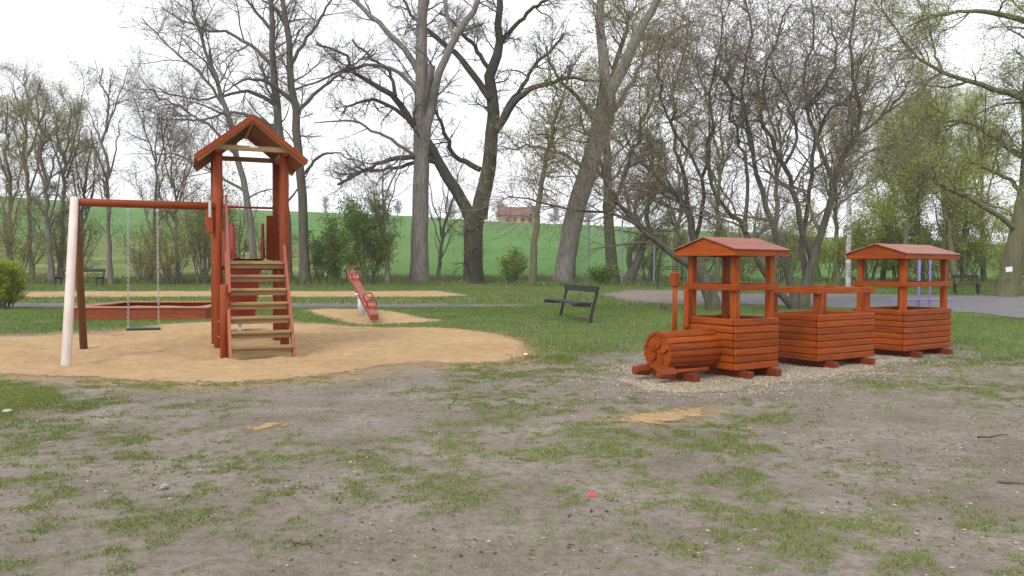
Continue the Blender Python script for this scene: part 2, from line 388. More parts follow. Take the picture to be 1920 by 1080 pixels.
def sheet(name, poly, mat, step, lift, amp=0, soft=.12, afreq=1.2, wob=.25):
    poly = np.asarray(poly); x0, y0 = poly[:, 0].min()-.5, poly[:, 1].min()-.5; x1, y1 = poly[:, 0].max()+.5, poly[:, 1].max()+.5
    X, Y = np.meshgrid(np.arange(x0, x1, step), np.arange(y0, y1, step))
    d = poly_sd(X, Y, poly)+(fbm(X*1.4+7, Y*1.4, 4)-.5)*wob
    z = gz(X, Y)+lift
    if amp: z = z+sstep(0, .5, d)*((fbm(X*afreq, Y*afreq, 2)-.38)*amp*1.6+(fbm(X*4.2, Y*4.2, 3)-.5)*amp*1.5)
    id_ = np.arange(X.size).reshape(X.shape); keep = d > -soft
    k = keep[:-1, :-1] & keep[:-1, 1:] & keep[1:, 1:] & keep[1:, :-1]
    q = np.stack([id_[:-1, :-1], id_[:-1, 1:], id_[1:, 1:], id_[1:, :-1]], -1)[k]
    used = np.unique(q); re = np.zeros(X.size, int); re[used] = np.arange(len(used))
    V = np.stack([X, Y, z], -1).reshape(-1, 3)[used]
    me = mesh_np(name, V, re[q], None, mat, True, attrs=dict(edge=d.ravel()[used]))
    return tag(link(name, me), kind='structure')
def sheetmat(name, cols, sc, bumpd, rough=.95, gran=45, soft=.12, efreq=17, bs=.8, big=.6):
    m, n, b = newmat(name); ob = N(n, 'ShaderNodeTexCoord').outputs['Object']
    f = noise(n, ob, sc, 6, .65); g = noise(n, ob, gran, 5, .7); bg_ = noise(n, ob, big, 4, .6)
    c = ramp(n, math_(n, 'ADD', math_(n, 'MULTIPLY', f, .6), math_(n, 'MULTIPLY', bg_, .4)), cols)
    c = mixc(n, ramp(n, g, [(.55, (0, 0, 0)), (.8, (.55, .55, .55))]), c, tuple(x*.55 for x in cols[0][1]))
    n.links.new(c, b.inputs['Base Color']); b.inputs['Roughness'].default_value = rough; b.inputs['Specular IOR Level'].default_value = .2
    bump(n, b, math_(n, 'ADD', f, math_(n, 'MULTIPLY', g, .35)), bs, bumpd)
    e = math_(n, 'ADD', attr(n, 'edge'), math_(n, 'MULTIPLY', math_(n, 'SUBTRACT', noise(n, ob, efreq, 8, .8), .5), soft*4.5))
    al = math_(n, 'GREATER_THAN', e, 0.0)
    tr = N(n, 'ShaderNodeBsdfTransparent'); mx = N(n, 'ShaderNodeMixShader'); n.links.new(al, mx.inputs[0])
    n.links.new(tr.outputs[0], mx.inputs[1]); n.links.new(b.outputs[0], mx.inputs[2]); n.links.new(mx.outputs[0], n.nodes['Material Output'].inputs['Surface'])
    return m
M['sand'] = sheetmat('sand', [(.3, (.34, .215, .10)), (.5, (.44, .295, .15)), (.7, (.52, .37, .21))], 5.5, .06, bs=1, soft=.34, efreq=7)
M['gravel'] = sheetmat('gravel_base', [(.35, (.20, .17, .13)), (.6, (.42, .36, .27)), (.75, (.56, .49, .39))], 30, .03, gran=60)
M['asphalt'] = sheetmat('asphalt', [(.3, (.13, .125, .125)), (.6, (.18, .175, .175)), (.8, (.23, .22, .215))], 1.5, .005, gran=90, bs=.3)
M['pathm'] = sheetmat('path_paving', [(.3, (.10, .09, .08)), (.6, (.165, .155, .145)), (.8, (.21, .20, .185))], 2, .005, gran=60, bs=.3)
M['earth'] = sheetmat('trodden_earth', [(.3, (.16, .125, .10)), (.6, (.23, .185, .155)), (.8, (.30, .25, .21))], 2, .02, gran=60)
sheet('sand_ground', SAND, M['sand'], .085, .006, .06, soft=.6)
sheet('seesaw_sand', SEESAND, M['sand'], .12, .006, .02, soft=.4)
sheet('sand_strip', STRIP, M['sand'], .3, .012, .0)
sheet('sand_patch', SPOT, M['sand'], .06, .005, .0, wob=.45, soft=.4)
sheet('sand_patch', SPOT2, M['sand'], .05, .005, .0, wob=.1, soft=.3)
sheet('gravel_bed', GRAVEL, M['gravel'], .08, .005, .0, wob=.4)
sheet('path', PATH, M['pathm'], .2, .012, 0, wob=.7)
sheet('bare_earth', EARTH, M['earth'], .3, .010, 0, wob=1.2)
sheet('asphalt_court', COURT, M['asphalt'], .35, .018, 0, wob=.2)

# ------------------------------------------------------------------ toy train
AXZ = math.atan2(math.cos(.9757), math.sin(.9757)); Wd = .9315
ZB, ZW, ZR, ZR2, ZF = .1016, .764, 1.206, 1.139, 1.573
def plank_walls(t, Ln, rows=7):
    hgt = (ZW-ZB)/rows
    for r in range(rows):
        z = ZB+hgt*(r+.5)
        for y in (.0225, Wd-.0225): box('plank', (Ln-.008, .045, hgt-.006), (Ln/2, y, z), t, 'train_x', ch=.012)
        for x in (.0235, Ln-.0235): box('plank', (Wd-.098, .045, hgt-.006), (x, Wd/2, z), t, 'train_x', (0, 0, math.pi/2), ch=.012)
def posts(t, Ln, top):
    for x in (.094, Ln-.094):
        for y in (.094, Wd-.094): box('post', (.088, .088, top-ZB-.02), (x, y, (top+ZB+.02)/2), t, 'train_z', ch=.006)
def rails(t, Ln, top, back=True):
    z = top-.04
    for y in (.028, Wd-.028): box('rail', (Ln+.0, .04, .08), (Ln/2, y, z), t, 'train_x')
    for x in ((.028, Ln-.028) if back else (.028,)): box('rail', (Wd-.098, .04, .08), (x, Wd/2, z), t, 'train_x', (0, 0, math.pi/2))
def floor_seats(t, Ln):
    for i in range(6): box('floor_board', (Ln-.08, .13, .022), (Ln/2, .1+i*.146, ZB+.03), t, 'train_dk')
    for x in (.2, Ln-.2):
        for k in (-.055, .055): box('seat_board', (Wd-.08, .10, .028), (x+k*1.05, Wd/2, .43), t, 'train_x', (0, 0, math.pi/2))
def gable_roof(t, Ln, zr=1.815, ze=1.66):
    o1, o2 = .085, .055; y0, y1 = -o2, Wd+o2; ym = Wd/2; x0, x1 = -o1, Ln+o1
    rt = extrude_poly('roof', [(y0+.012, ZF), (y1-.012, ZF), (y1-.012, ze-.014), (ym, zr-.018), (y0+.012, ze-.014)], .028, t, 'train_x', loc=(x0+.016, 0, 0), rot=(0, 0, math.pi/2))
    extrude_poly('gable_board', [(y0+.012, ZF), (y1-.012, ZF), (y1-.012, ze-.014), (ym, zr-.018), (y0+.012, ze-.014)], .028, rt, 'train_x', loc=(0, -(x1-x0-.03), 0))
    for y in (y0+.0, y1-.0): box('fascia_board', (x1-x0-.004, .026, ze-ZF-.008), ((x0+x1)/2, y, (ZF+ze-.006)/2-.004), t, 'train_x')
    nb = 6
    for s in (0, 1):
        ya, yb = (ym, y0-.03) if s == 0 else (ym, y1+.03); zb2 = ze-(zr-ze)*.03/(ym-y0)
        for i in range(nb):
            f0, f1 = i/nb, (i+1)/nb; pa = Vector((0, ya+(yb-ya)*f0, zr+(zb2-zr)*f0)); pb = Vector((0, ya+(yb-ya)*f1, zr+(zb2-zr)*f1))
            mid = (pa+pb)/2; ang = math.atan2(pb.z-pa.z, pb.y-pa.y)
            box('roof_board', (x1-x0+.05, (pb-pa).length-.003, .018), ((x0+x1)/2, mid.y, mid.z), rt, 'roofw', (ang if s else ang+math.pi, 0, 0), ch=.003)
    # roof carries the rotation of its gable: undo it for the boards
    for c_ in rt.children:
        if c_.name.startswith('roof_board'):
            c_.matrix_parent_inverse = rt.matrix_basis.inverted()
    return rt
def sleepers(t, xs_, y0=-.13, y1=None):
    for x in xs_: box('sleeper', ((y1 or Wd+.12)-y0, .105, ZB-.003+.04), (x, (y0+(y1 or Wd+.12))/2, (ZB-.003-.04)/2), t, 'train_dk', (0, 0, math.pi/2), ch=.008)

c1, c2, c3 = (2.8406, 10.3251), (4.2922, 11.3857), (6.2018, 12.831)
L1, L2, L3 = .8633, 1.371, 1.3983
def base(cx, cy): return (cx, cy, float(gz0(cx, cy)))
loco = thing('toy_locomotive', 'orange-brown wooden play locomotive with slatted round boiler, flower disc and roofed cab', 'play train', base(*c1), AXZ, 'wooden play train')
plank_walls(loco, L1); posts(loco, L1, ZF+.06); rails(loco, L1, ZR); floor_seats(loco, L1); gable_roof(loco, L1)
sleepers(loco, (.16, L1-.16)); sleepers(loco, (-.62,), .06, Wd-.10)
box('lever', (.05, .075, .50), (-.03, Wd-.12, .87), loco, 'train_z')
BL, BR, BZ = .905, .246, .368
bd = cyl('boiler', (-BL+.03, Wd/2, BZ), (.0, Wd/2, BZ), BR-.024, loco, 'train_dk', sides=32)
bd.rotation_mode = 'QUATERNION'
NS = 16
def stave_mesh():
    bm = bmesh.new(); a = math.pi/NS*.92; pr = []
    for r, s in ((BR-.034, -1), (BR-.009, -1), (BR, -.8), (BR+.003, 0), (BR, .8), (BR-.009, 1), (BR-.034, 1)): pr.append((r*math.cos(a*s), r*math.sin(a*s)))
    ra = [bm.verts.new((0, y, z)) for z, y in pr]; rb = [bm.verts.new((BL, y, z)) for z, y in pr]
    for i in range(7): bm.faces.new((ra[i], ra[(i+1) % 7], rb[(i+1) % 7], rb[i]))
    bm.faces.new(ra[::-1]); bm.faces.new(rb); bmesh.ops.recalc_face_normals(bm, faces=bm.faces)
    me = bpy.data.meshes.new('stave'); bm.to_mesh(me); bm.free(); me.materials.append(M['train_x']); return me
sm = stave_mesh()
def sub(o, parent):      # re-parent while keeping the pose given in the thing's frame
    o.parent = parent; o.matrix_parent_inverse = parent.matrix_basis.inverted(); return o
for i in range(NS): sub(link('stave', sm, None, (-BL, Wd/2, BZ), (2*math.pi*i/NS+.12, 0, 0)), bd)
dm = cyl('front_disc', (-BL+.012, Wd/2, BZ), (-BL+.04, Wd/2, BZ), BR-.031, None, 'train_x', sides=32); sub(dm, bd)
def petal_mesh():
    pts = []; K = 9
    for i in range(K+1): t = i/K; pts.append((.043*math.sin(math.pi*t**.9)**1.15, .022+.165*t))
    out = pts+[(-x, z) for x, z in pts[-2:0:-1]]
    bm = bmesh.new(); c0 = [bm.verts.new((0, x, z)) for x, z in out]; top = [bm.verts.new((-.028, x*.88, .10+(z-.10)*.95)) for x, z in out]
    for i in range(len(out)): bm.faces.new((c0[i], c0[(i+1) % len(out)], top[(i+1) % len(out)], top[i]))
    bm.faces.new(top); bmesh.ops.recalc_face_normals(bm, faces=bm.faces)
    me = bpy.data.meshes.new('petal'); bm.to_mesh(me); bm.free(); me.materials.append(M['train_z']); return me
pm = petal_mesh()
for i in range(5): sub(link('petal', pm, None, (-BL+.012, Wd/2, BZ), (2*math.pi*i/5+.12, 0, 0)), bd)
for y in (Wd/2-.215, Wd/2+.215):
    bu = cyl('buffer', (-BL-.19, y, .115), (-BL+.04, y, .115), .06, loco, 'train_mid', .086, sides=6, ch=.004)
    sub(cyl('buffer_rod', (-BL+.03, y, .125), (-.22, y, .125), .027, None, 'train_x', sides=12), bu)
    sub(cyl('bolt', (-BL-.197, y, .115), (-BL-.185, y, .115), .026, None, 'train_x', sides=10, ch=.002), bu)
ch_ = cyl('chimney', (-.59, Wd/2+.02, BZ+BR-.03), (-.59, Wd/2+.02, 1.20), .031, loco, 'train_z', sides=12)
sub(box('chimney_cap', (.098, .098, .185), (-.59, Wd/2+.02, 1.265), None, 'train_z', ch=.012), ch_)

wag = thing('toy_wagon', 'open-topped orange-brown wooden play wagon in the middle of the train', 'play train', base(*c2), AXZ, 'wooden play train')
plank_walls(wag, L2); posts(wag, L2, ZR2+.012); rails(wag, L2, ZR2); floor_seats(wag, L2); sleepers(wag, (.24, L2-.24))
car = thing('toy_carriage', 'roofed orange-brown wooden play carriage at the rear end of the train', 'play train', base(*c3), AXZ, 'wooden play train')
plank_walls(car, L3); posts(car, L3, ZF+.06); rails(car, L3, ZR); floor_seats(car, L3); gable_roof(car, L3); sleepers(car, (.24, L3-.24))

# ------------------------------------------------------------------ play tower with swing frame
TF = (-4.83, 13.4); TRZ = R(22); TW, TD, PZ = 1.055, 1.2, 1.5
tz = float(gz0(*TF))
tow = thing('play_tower', 'tall red-brown wooden play tower with gabled roof, wooden stairs, red slide and swing arm', 'play tower', (TF[0], TF[1], tz), TRZ)
for x in (0, TW):
    for y in (0, TD): cyl('post', (x, y, -.3), (x, y, 3.32), .075, tow, 'tow_z')
for i in range(7): box('platform_board', (TW+.1, .158, .036), (TW/2, .06+i*.18, PZ-.02), tow, 'raw_x')
for y in (0.10, TD-.10): box('joist', (TW-.1, .05, .12), (TW/2, y, PZ-.10), tow, 'tow_x')
# stairs
sx0, sx1 = .135, TW-.03; FOOT, TOP = -1.45, -.10
for x in (sx0-.02, sx1+.02):
    beam('stringer', (x, FOOT, -.08), (x, TOP+.08, PZ+.22), .045, .14, tow, 'rail', up='Z')
for i in range(7):
    f = (i+1)/7; z = PZ*f-.02; y = FOOT+(TOP-FOOT)*(f-.03)
    tr_ = box('tread', (sx1-sx0-.012, .20, .04), ((sx0+sx1)/2, y, z-.02), tow, 'raw_x')
    sub(box('riser', (sx1-sx0-.016, .028, .07), ((sx0+sx1)/2, y-.03, z-.078), None, 'raw_x'), tr_)
cyl('rail_post', (.065, -.83, -.2), (.065, -.83, 1.12), .075, tow, 'tow_z')
beam('handrail', (.125, -.93, .97), (.125, .02, 2.55), .04, .13, tow, 'rail')
beam('handrail', (.095, -.14, 1.40), (.095, -.14, 1.98), .05, .09, tow, 'rail')
# guard boards
for i in range(6): box('guard_board', (TD-.16, .025, .15), (TW+.01, TD/2, PZ+.10+i*.158), tow, 'tow_x', (0, 0, math.pi/2))
for i in range(1): box('guard_board', (.80, .025, .12), (TW-.06-.065-.128*i, TD-.02, PZ+.42), tow, 'tow_z', (0, math.pi/2, 0))
box('guard_board', (.80, .025, .07), (.10, TD-.02, PZ+.42), tow, 'tow_z', (0, math.pi/2, 0))
cyl('guard_bar', (0, TD, 2.46), (TW, TD, 2.46), .022, tow, 'redmetal', sides=10)
# roof
RX, RZ_, EZ, HW = TW/2, 3.87, 3.17, .885
y0, y1 = -.30, TD+.30; slope = math.atan2(RZ_-EZ, HW); ln = math.hypot(HW, RZ_-EZ)
rf = extrude_poly('roof', [(RX-HW+.01, EZ-.012), (RX, RZ_-.02), (RX+HW-.01, EZ-.012), (RX+HW-.03, EZ-.075), (RX, RZ_-.098), (RX-HW+.03, EZ-.075)], .03, tow, 'tow_x', loc=(0, y0-.016, 0))
for s in (-1, 1):
    nb = 9
    for i in range(nb):
        d = ln*(i+.5)/nb
        sub(box('roof_board', (y1-y0, ln/nb-.0006, .024), (RX+s*d*math.cos(slope), (y0+y1)/2, RZ_-d*math.sin(slope)), None, 'tow_x',
            (Matrix.Rotation(s*slope, 3, 'Y') @ Matrix.Rotation(math.pi/2, 3, 'Z')).to_euler(), ch=.003), rf)
    for y in (y0+.06, y1-.06):
        beam('rafter', (RX+s*.02, y, RZ_-.075), (RX+s*(HW-.03), y, EZ-.055), .05, .09, tow, 'raw_x', up='Z')
box('ridge_beam', (y1-y0-.06, .05, .12), (RX, (y0+y1)/2+.02, RZ_-.085), tow, 'raw_x', (0, 0, math.pi/2))
for y in (y0+.10, TD+.08): box('collar_beam', (1.18, .045, .085), (RX, y, 3.33), tow, 'raw_x')
box('name_plate', (.13, .006, .03), (RX+.02, y0+.073, 3.355), tow, 'galv', ch=.001)
for x in (0, TW): box('wall_plate', (TD+.4, .08, .10), (x, TD/2, 3.30), tow, 'tow_x', (0, 0, math.pi/2))
# slide
def slide_mesh():
    path = [(TD-.12, PZ+.02), (TD+.25, PZ-.0), (TD+.5, PZ-.12), (TD+.9, PZ-.42), (TD+1.5, PZ-.86), (TD+1.95, PZ-1.17), (TD+2.3, PZ-1.28), (TD+2.6, PZ-1.30)]
    prof = [(-.285, .20), (-.285, .02), (-.24, -.02), (.24, -.02), (.285, .02), (.285, .20), (.262, .205), (.255, .05), (.22, .015), (-.22, .015), (-.255, .05), (-.262, .205)]
    V = np.array([[(.545+px_, py, pz+zz) for px_, zz in prof] for py, pz in path]).reshape(-1, 3); k = len(prof); q = []
    for i in range(len(path)-1):
        for j in range(k): q.append((i*k+j, i*k+(j+1) % k, (i+1)*k+(j+1) % k, (i+1)*k+j))
    return mesh_np('slide', V, q, None, M['slide'], False)
sl = link('slide', slide_mesh(), tow)
for x, sp in ((.545-.275, .13), (.545+.275, -.13)):
    arch = [(TD-.16, PZ+.02), (TD-.15, PZ+.45), (TD-.10, PZ+.62), (TD-.02, PZ+.69), (TD+.07, PZ+.66), (TD+.16, PZ+.50), (TD+.35, PZ+.25), (TD+.48, PZ+.05)]
    sub(extrude_poly('slide_wing', arch, .05, None, 'slide', loc=(x+(TD+.1)*math.sin(sp), 0, 0), rot=(0, 0, math.pi/2+sp), ch=.012), sl)
for c_ in sl.children: c_.location = (c_.location.x, 0, 0)
cyl('slide_leg', (.545, TD+2.2, -.2), (.545, TD+2.2, .22), .03, tow, 'galv', sides=10)
# swing arm
BZs = 2.38
sb_ = cyl('swing_beam', (-2.13, -.04, BZs), (-.055, -.04, BZs), .062, tow, 'tow_z')
cyl('swing_leg', (-2.05, -1.54, -.12), (-2.08, -.06, BZs+.06), .067, tow, 'pale', .060)
cyl('swing_leg', (-2.12, 1.46, -.12), (-2.08, .03, BZs+.03), .062, tow, 'brownlog', .058)
box('bracket_block', (.11, .11, .40), (-.135, -.05, 2.135), tow, 'tow_z', ch=.012)
box('bracket_plate', (.04, .008, .27), (-.13, -.112, 2.33), tow, 'galv', ch=.001)
box('bracket_plate', (.05, .008, .27), (-2.065, -.165, 2.34), tow, 'galv', rot=(-.55, 0, 0), ch=.001)
for z in (.25, .5): cyl('bolt', (-.0, -.075, z), (-.0, -.09, z), .014, tow, 'galv', sides=8, ch=.002)

def tl(x, y, z):   # tower frame -> world
    c, s = math.cos(TRZ), math.sin(TRZ); return (TF[0]+x*c-y*s, TF[1]+x*s+y*c, tz+z)
swx = (-2.08+.735, -2.08+1.178); sz_ = .40
sw = thing('swing', 'black swing seat on two steel chains hanging from the red swing beam', 'swing', tl(sum(swx)/2, -.04, sz_), TRZ)
hw = (swx[1]-swx[0])/2
seat = box('seat', (.50, .19, .035), (0, 0, 0), sw, 'rubber', ch=.012)
def chain(x, top):
    Vs, Qs, off = [], [], 0; nl = int(top/.036)
    for i in range(nl):
        z = .03+i*(top-.03)/nl; a = np.linspace(0, 2*math.pi, 9)[:-1]
        lx, lz = .012*np.cos(a), .024*np.sin(a)+.02
        pts = np.stack([lx, 0*lx, lz], -1) if i % 2 == 0 else np.stack([0*lx, lx, lz], -1)
        pts = np.concatenate([pts, pts[:2]])+[x*(1-.06*(i/nl)), 0, z]
        v, q = tubes(pts[None], np.full((1, len(pts)), .0045), 4); Vs.append(v); Qs.append(q+off); off += len(v)
    return mesh_np('chain', np.concatenate(Vs), np.concatenate(Qs), None, M['galv'])
for s in (-1, 1):
    link('chain', chain(s*hw, BZs-.062-sz_-.05), sw)
    box('hanger', (.05, .03, .05), (s*hw*.94, 0, BZs-.062-sz_-.026), sw, 'galv', ch=.006)
    box('shackle', (.022, .05, .06), (s*hw, 0, .02), sw, 'galv', ch=.005)

# ------------------------------------------------------------------ sandbox
pA, pB = G(135, 600.5), G(386, 599.5); SBW = float(np.linalg.norm((pB-pA)[:2])); SBD = 3.3
srz = math.atan2(pB[1]-pA[1], pB[0]-pA[0])
sbx = thing('sandbox', 'low square red-brown wooden sandbox with light seat planks behind the swing', 'sandbox', (pA[0], pA[1], float(gz0(pA[0], pA[1]))), srz)
for y in (.02, SBD-.02):
    for k in range(2): box('board', (SBW, .04, .148), (SBW/2, y, .04+k*.15+.02), sbx, 'sbox')
for x in (.02, SBW-.02):
    for k in range(2): box('board', (SBD-.09, .04, .148), (x, SBD/2, .04+k*.15+.02), sbx, 'sbox', (0, 0, math.pi/2))
for y in (.10, SBD-.10): box('seat_plank', (SBW+.10, .26, .035), (SBW/2, y, .30), sbx, 'sboxtop')
for x in (.10, SBW-.10): box('seat_plank', (SBD-.47, .26, .035), (x, SBD/2, .30), sbx, 'sboxtop', (0, 0, math.pi/2))
g = np.linspace(.05, 1, 26); GX, GY = np.meshgrid(np.linspace(.045, SBW-.045, 30), np.linspace(.045, SBD-.045, 30))
GZ = .10+.13*fbm(GX*1.1, GY*1.1, 4); ii = np.arange(900).reshape(30, 30)
sf = link('sand_fill', mesh_np('sand_fill', np.stack([GX, GY, GZ], -1), np.stack([ii[:-1, :-1], ii[:-1, 1:], ii[1:, 1:], ii[1:, :-1]], -1).reshape(-1, 4), None, None, True, attrs=dict(edge=np.ones(900))), sbx)
sf.data.materials.append(M['sand'])

# ------------------------------------------------------------------ seesaw
cpos = G(678, 592); lo = G(702, 606)
sv = Vector((lo[0]-cpos[0], lo[1]-cpos[1])); sv.normalize(); half = min(2.4, float(np.linalg.norm((lo-cpos)[:2])))
see = thing('seesaw', 'red wooden seesaw tilted with its near end resting on the sand', 'seesaw', (cpos[0], cpos[1], float(gz0(cpos[0], cpos[1]))), math.atan2(sv.y, sv.x))
cz_ = .58; tl_ = math.atan2(cz_-.10, half); cs, sn = math.cos(tl_), math.sin(tl_); Ls = half/cs
beam('beam', (Ls*cs, 0, cz_-Ls*sn), (-Ls*cs, 0, cz_+Ls*sn), .20, .15, see, 'seesaw', ch=.012)
cyl('pivot_post', (-.05, 0, -.2), (-.05, 0, cz_-.06), .10, see, 'galv', sides=14)
cyl('axle', (0, -.17, cz_-.02), (0, .17, cz_-.02), .03, see, 'galv', sides=10)
def hoop():
    a = np.linspace(0, 2*math.pi, 19); pts = np.stack([0*a, .115*np.sin(a)*(1-.25*np.cos(a)), .12-.125*np.cos(a)], -1)
    return tube_mesh('handle', np.concatenate([pts, pts[1:2]]), .019, 6, 'redmetal')
hm = hoop()
for s in (-1, 1):
    for d in (.52, .80):
        r_ = Ls*d*s; link('handle', hm, see, (r_*cs, 0, cz_-r_*sn+.075), (0, tl_, 0))
    r_ = Ls*.66*s; box('seat', (.34, .26, .03), (r_*cs, 0, cz_-r_*sn+.092), see, 'seesaw', (0, tl_, 0))

# ------------------------------------------------------------------ benches
def bench(label, p, q, face, hs=.45, hb=.86, ang=.22):
    """p, q: feet of the two legs on the ground; face = +1/-1 side the sitter looks to"""
    p, q = np.array(p), np.array(q); d = q-p; ln_ = float(np.hypot(d[0], d[1])); mid = (p+q)/2
    t = thing('park_bench', label, 'bench', (mid[0], mid[1], float(gz0(mid[0], mid[1]))), math.atan2(d[1], d[0]), 'dark park benches')
    fl = ln_+.16
    for x in (-ln_/2, ln_/2):
        beam('leg', (x, 0, -.15), (x, -face*.24, hb), .075, .06, t, 'bench')
        beam('seat_arm', (x, -face*.05, hs-.05), (x, face*.42, hs-.03), .07, .07, t, 'bench')
        if label.startswith('dark bench beyond'): beam('leg', (x, face*.36, -.15), (x, face*.34, hs-.06), .06, .06, t, 'bench')
    for k in range(3): box('seat_plank', (fl, .125, .04), (0, face*(.0+.15*k), hs+.01), t, 'bench', ch=.006)
    beam('back_plank', (-fl/2, -face*.19, hb-.07), (fl/2, -face*.19, hb-.07), .04, .15, t, 'bench')
    return t
bench('dark weathered bench standing alone on the lawn', G(1048, 593), G(1103.5, 606.5), -1)
bp = at(112, 41); bq = at(190, 40.6)
bench('dark bench beyond the sand strip, behind the swing legs', bp, bq, -1, ang=0)
bench('dark bench beyond the asphalt, beside the leaning willow trunk', at(1790, 36.5), at(1833, 36.2), -1)

# ------------------------------------------------------------------ purple play frame, iron frame, fence, stump
pb = G(1722, 580)
pf = thing('climbing_frame', 'purple metal play frame standing on the asphalt behind the rear carriage', 'climbing frame', (pb[0], pb[1], float(gz0(pb[0], pb[1]))), .12)
sc_ = pb[1]/FOC
cyl('pole', (0, 0, -.2), (0, 0, 1.9), .043, pf, 'purple')
cyl('pole', (.37, .0, -.2), (.37, .0, 1.75), .026, pf, 'purple', sides=10)
for z in (.55, .85, 1.15, 1.45): cyl('rung', (.31, .0, z), (.43, .0, z), .016, pf, 'purple', sides=8)
for z in (.30,): cyl('low_bar', (-.85, -.05, z), (1.12, -.05, z), .025, pf, 'purple', sides=10)
for x in (-.85, -.1, 1.12): cyl('bar_leg', (x, -.05, -.2), (x, -.05, .30), .022, pf, 'purple', sides=8)
ib = at(1257, 40)
fr = thing('iron_frame', 'thin dark iron carpet-beating frame under the trees left of the locomotive cab', 'metal frame', ib, .05)
for x in (-.58, .58): cyl('upright', (x, 0, -.2), (x, 0, 1.12), .02, fr, 'iron', sides=8)
for z in (1.0, 1.12): cyl('crossbar', (-.6, 0, z), (.6, 0, z), .018, fr, 'iron', sides=8)
for x in (-.58, .58): cyl('brace', (x, 0, 1.1), (x, .5, 0), .015, fr, 'iron', sides=8)
fn = thing('mesh_fence', 'tall grey wire mesh ball fence between the trunks behind the lone bench', 'fence', at(1080, 47.5))
fo = np.array(at(1080, 47.5)); fpos = [at(x, Yf) for x, Yf in ((1078, 48), (1104, 46.5), (1166, 46.5), (1226, 46.5), (1290, 46.5), (1364, 46.5), (1436, 46.5), (1512, 46.5))]
fh = 3.7
for k, p_ in enumerate(fpos):
    l = p_-fo; cyl('post', tuple(l-[0, 0, .3]), tuple(l+[0, 0, fh]), .045, fn, 'post', sides=8)
for k in range(len(fpos)-1):
    a, b_ = fpos[k]-fo, fpos[k+1]-fo; Ln_ = np.linalg.norm(b_-a); st = .30 if k else .14; segs = []
    for c0 in np.arange(-fh, Ln_, st):
        for sg in (1, -1):
            s0, s1 = max(0, c0), min(Ln_, c0+fh)
            z0, z1 = s0-c0, s1-c0
            if sg < 0: z0, z1 = fh-z0, fh-z1
            segs.append((a+(b_-a)*s0/Ln_+[0, 0, z0], a+(b_-a)*s1/Ln_+[0, 0, z1]))
    for z in (.05, fh/2, fh-.05): segs.append((a+[0, 0, z], b_+[0, 0, z]))
    V, q = tubes(np.array(segs), np.full((len(segs), 2), .0035), 3)
    link('wire_mesh', mesh_np('wire_mesh', V, q, None, M['post']), fn)

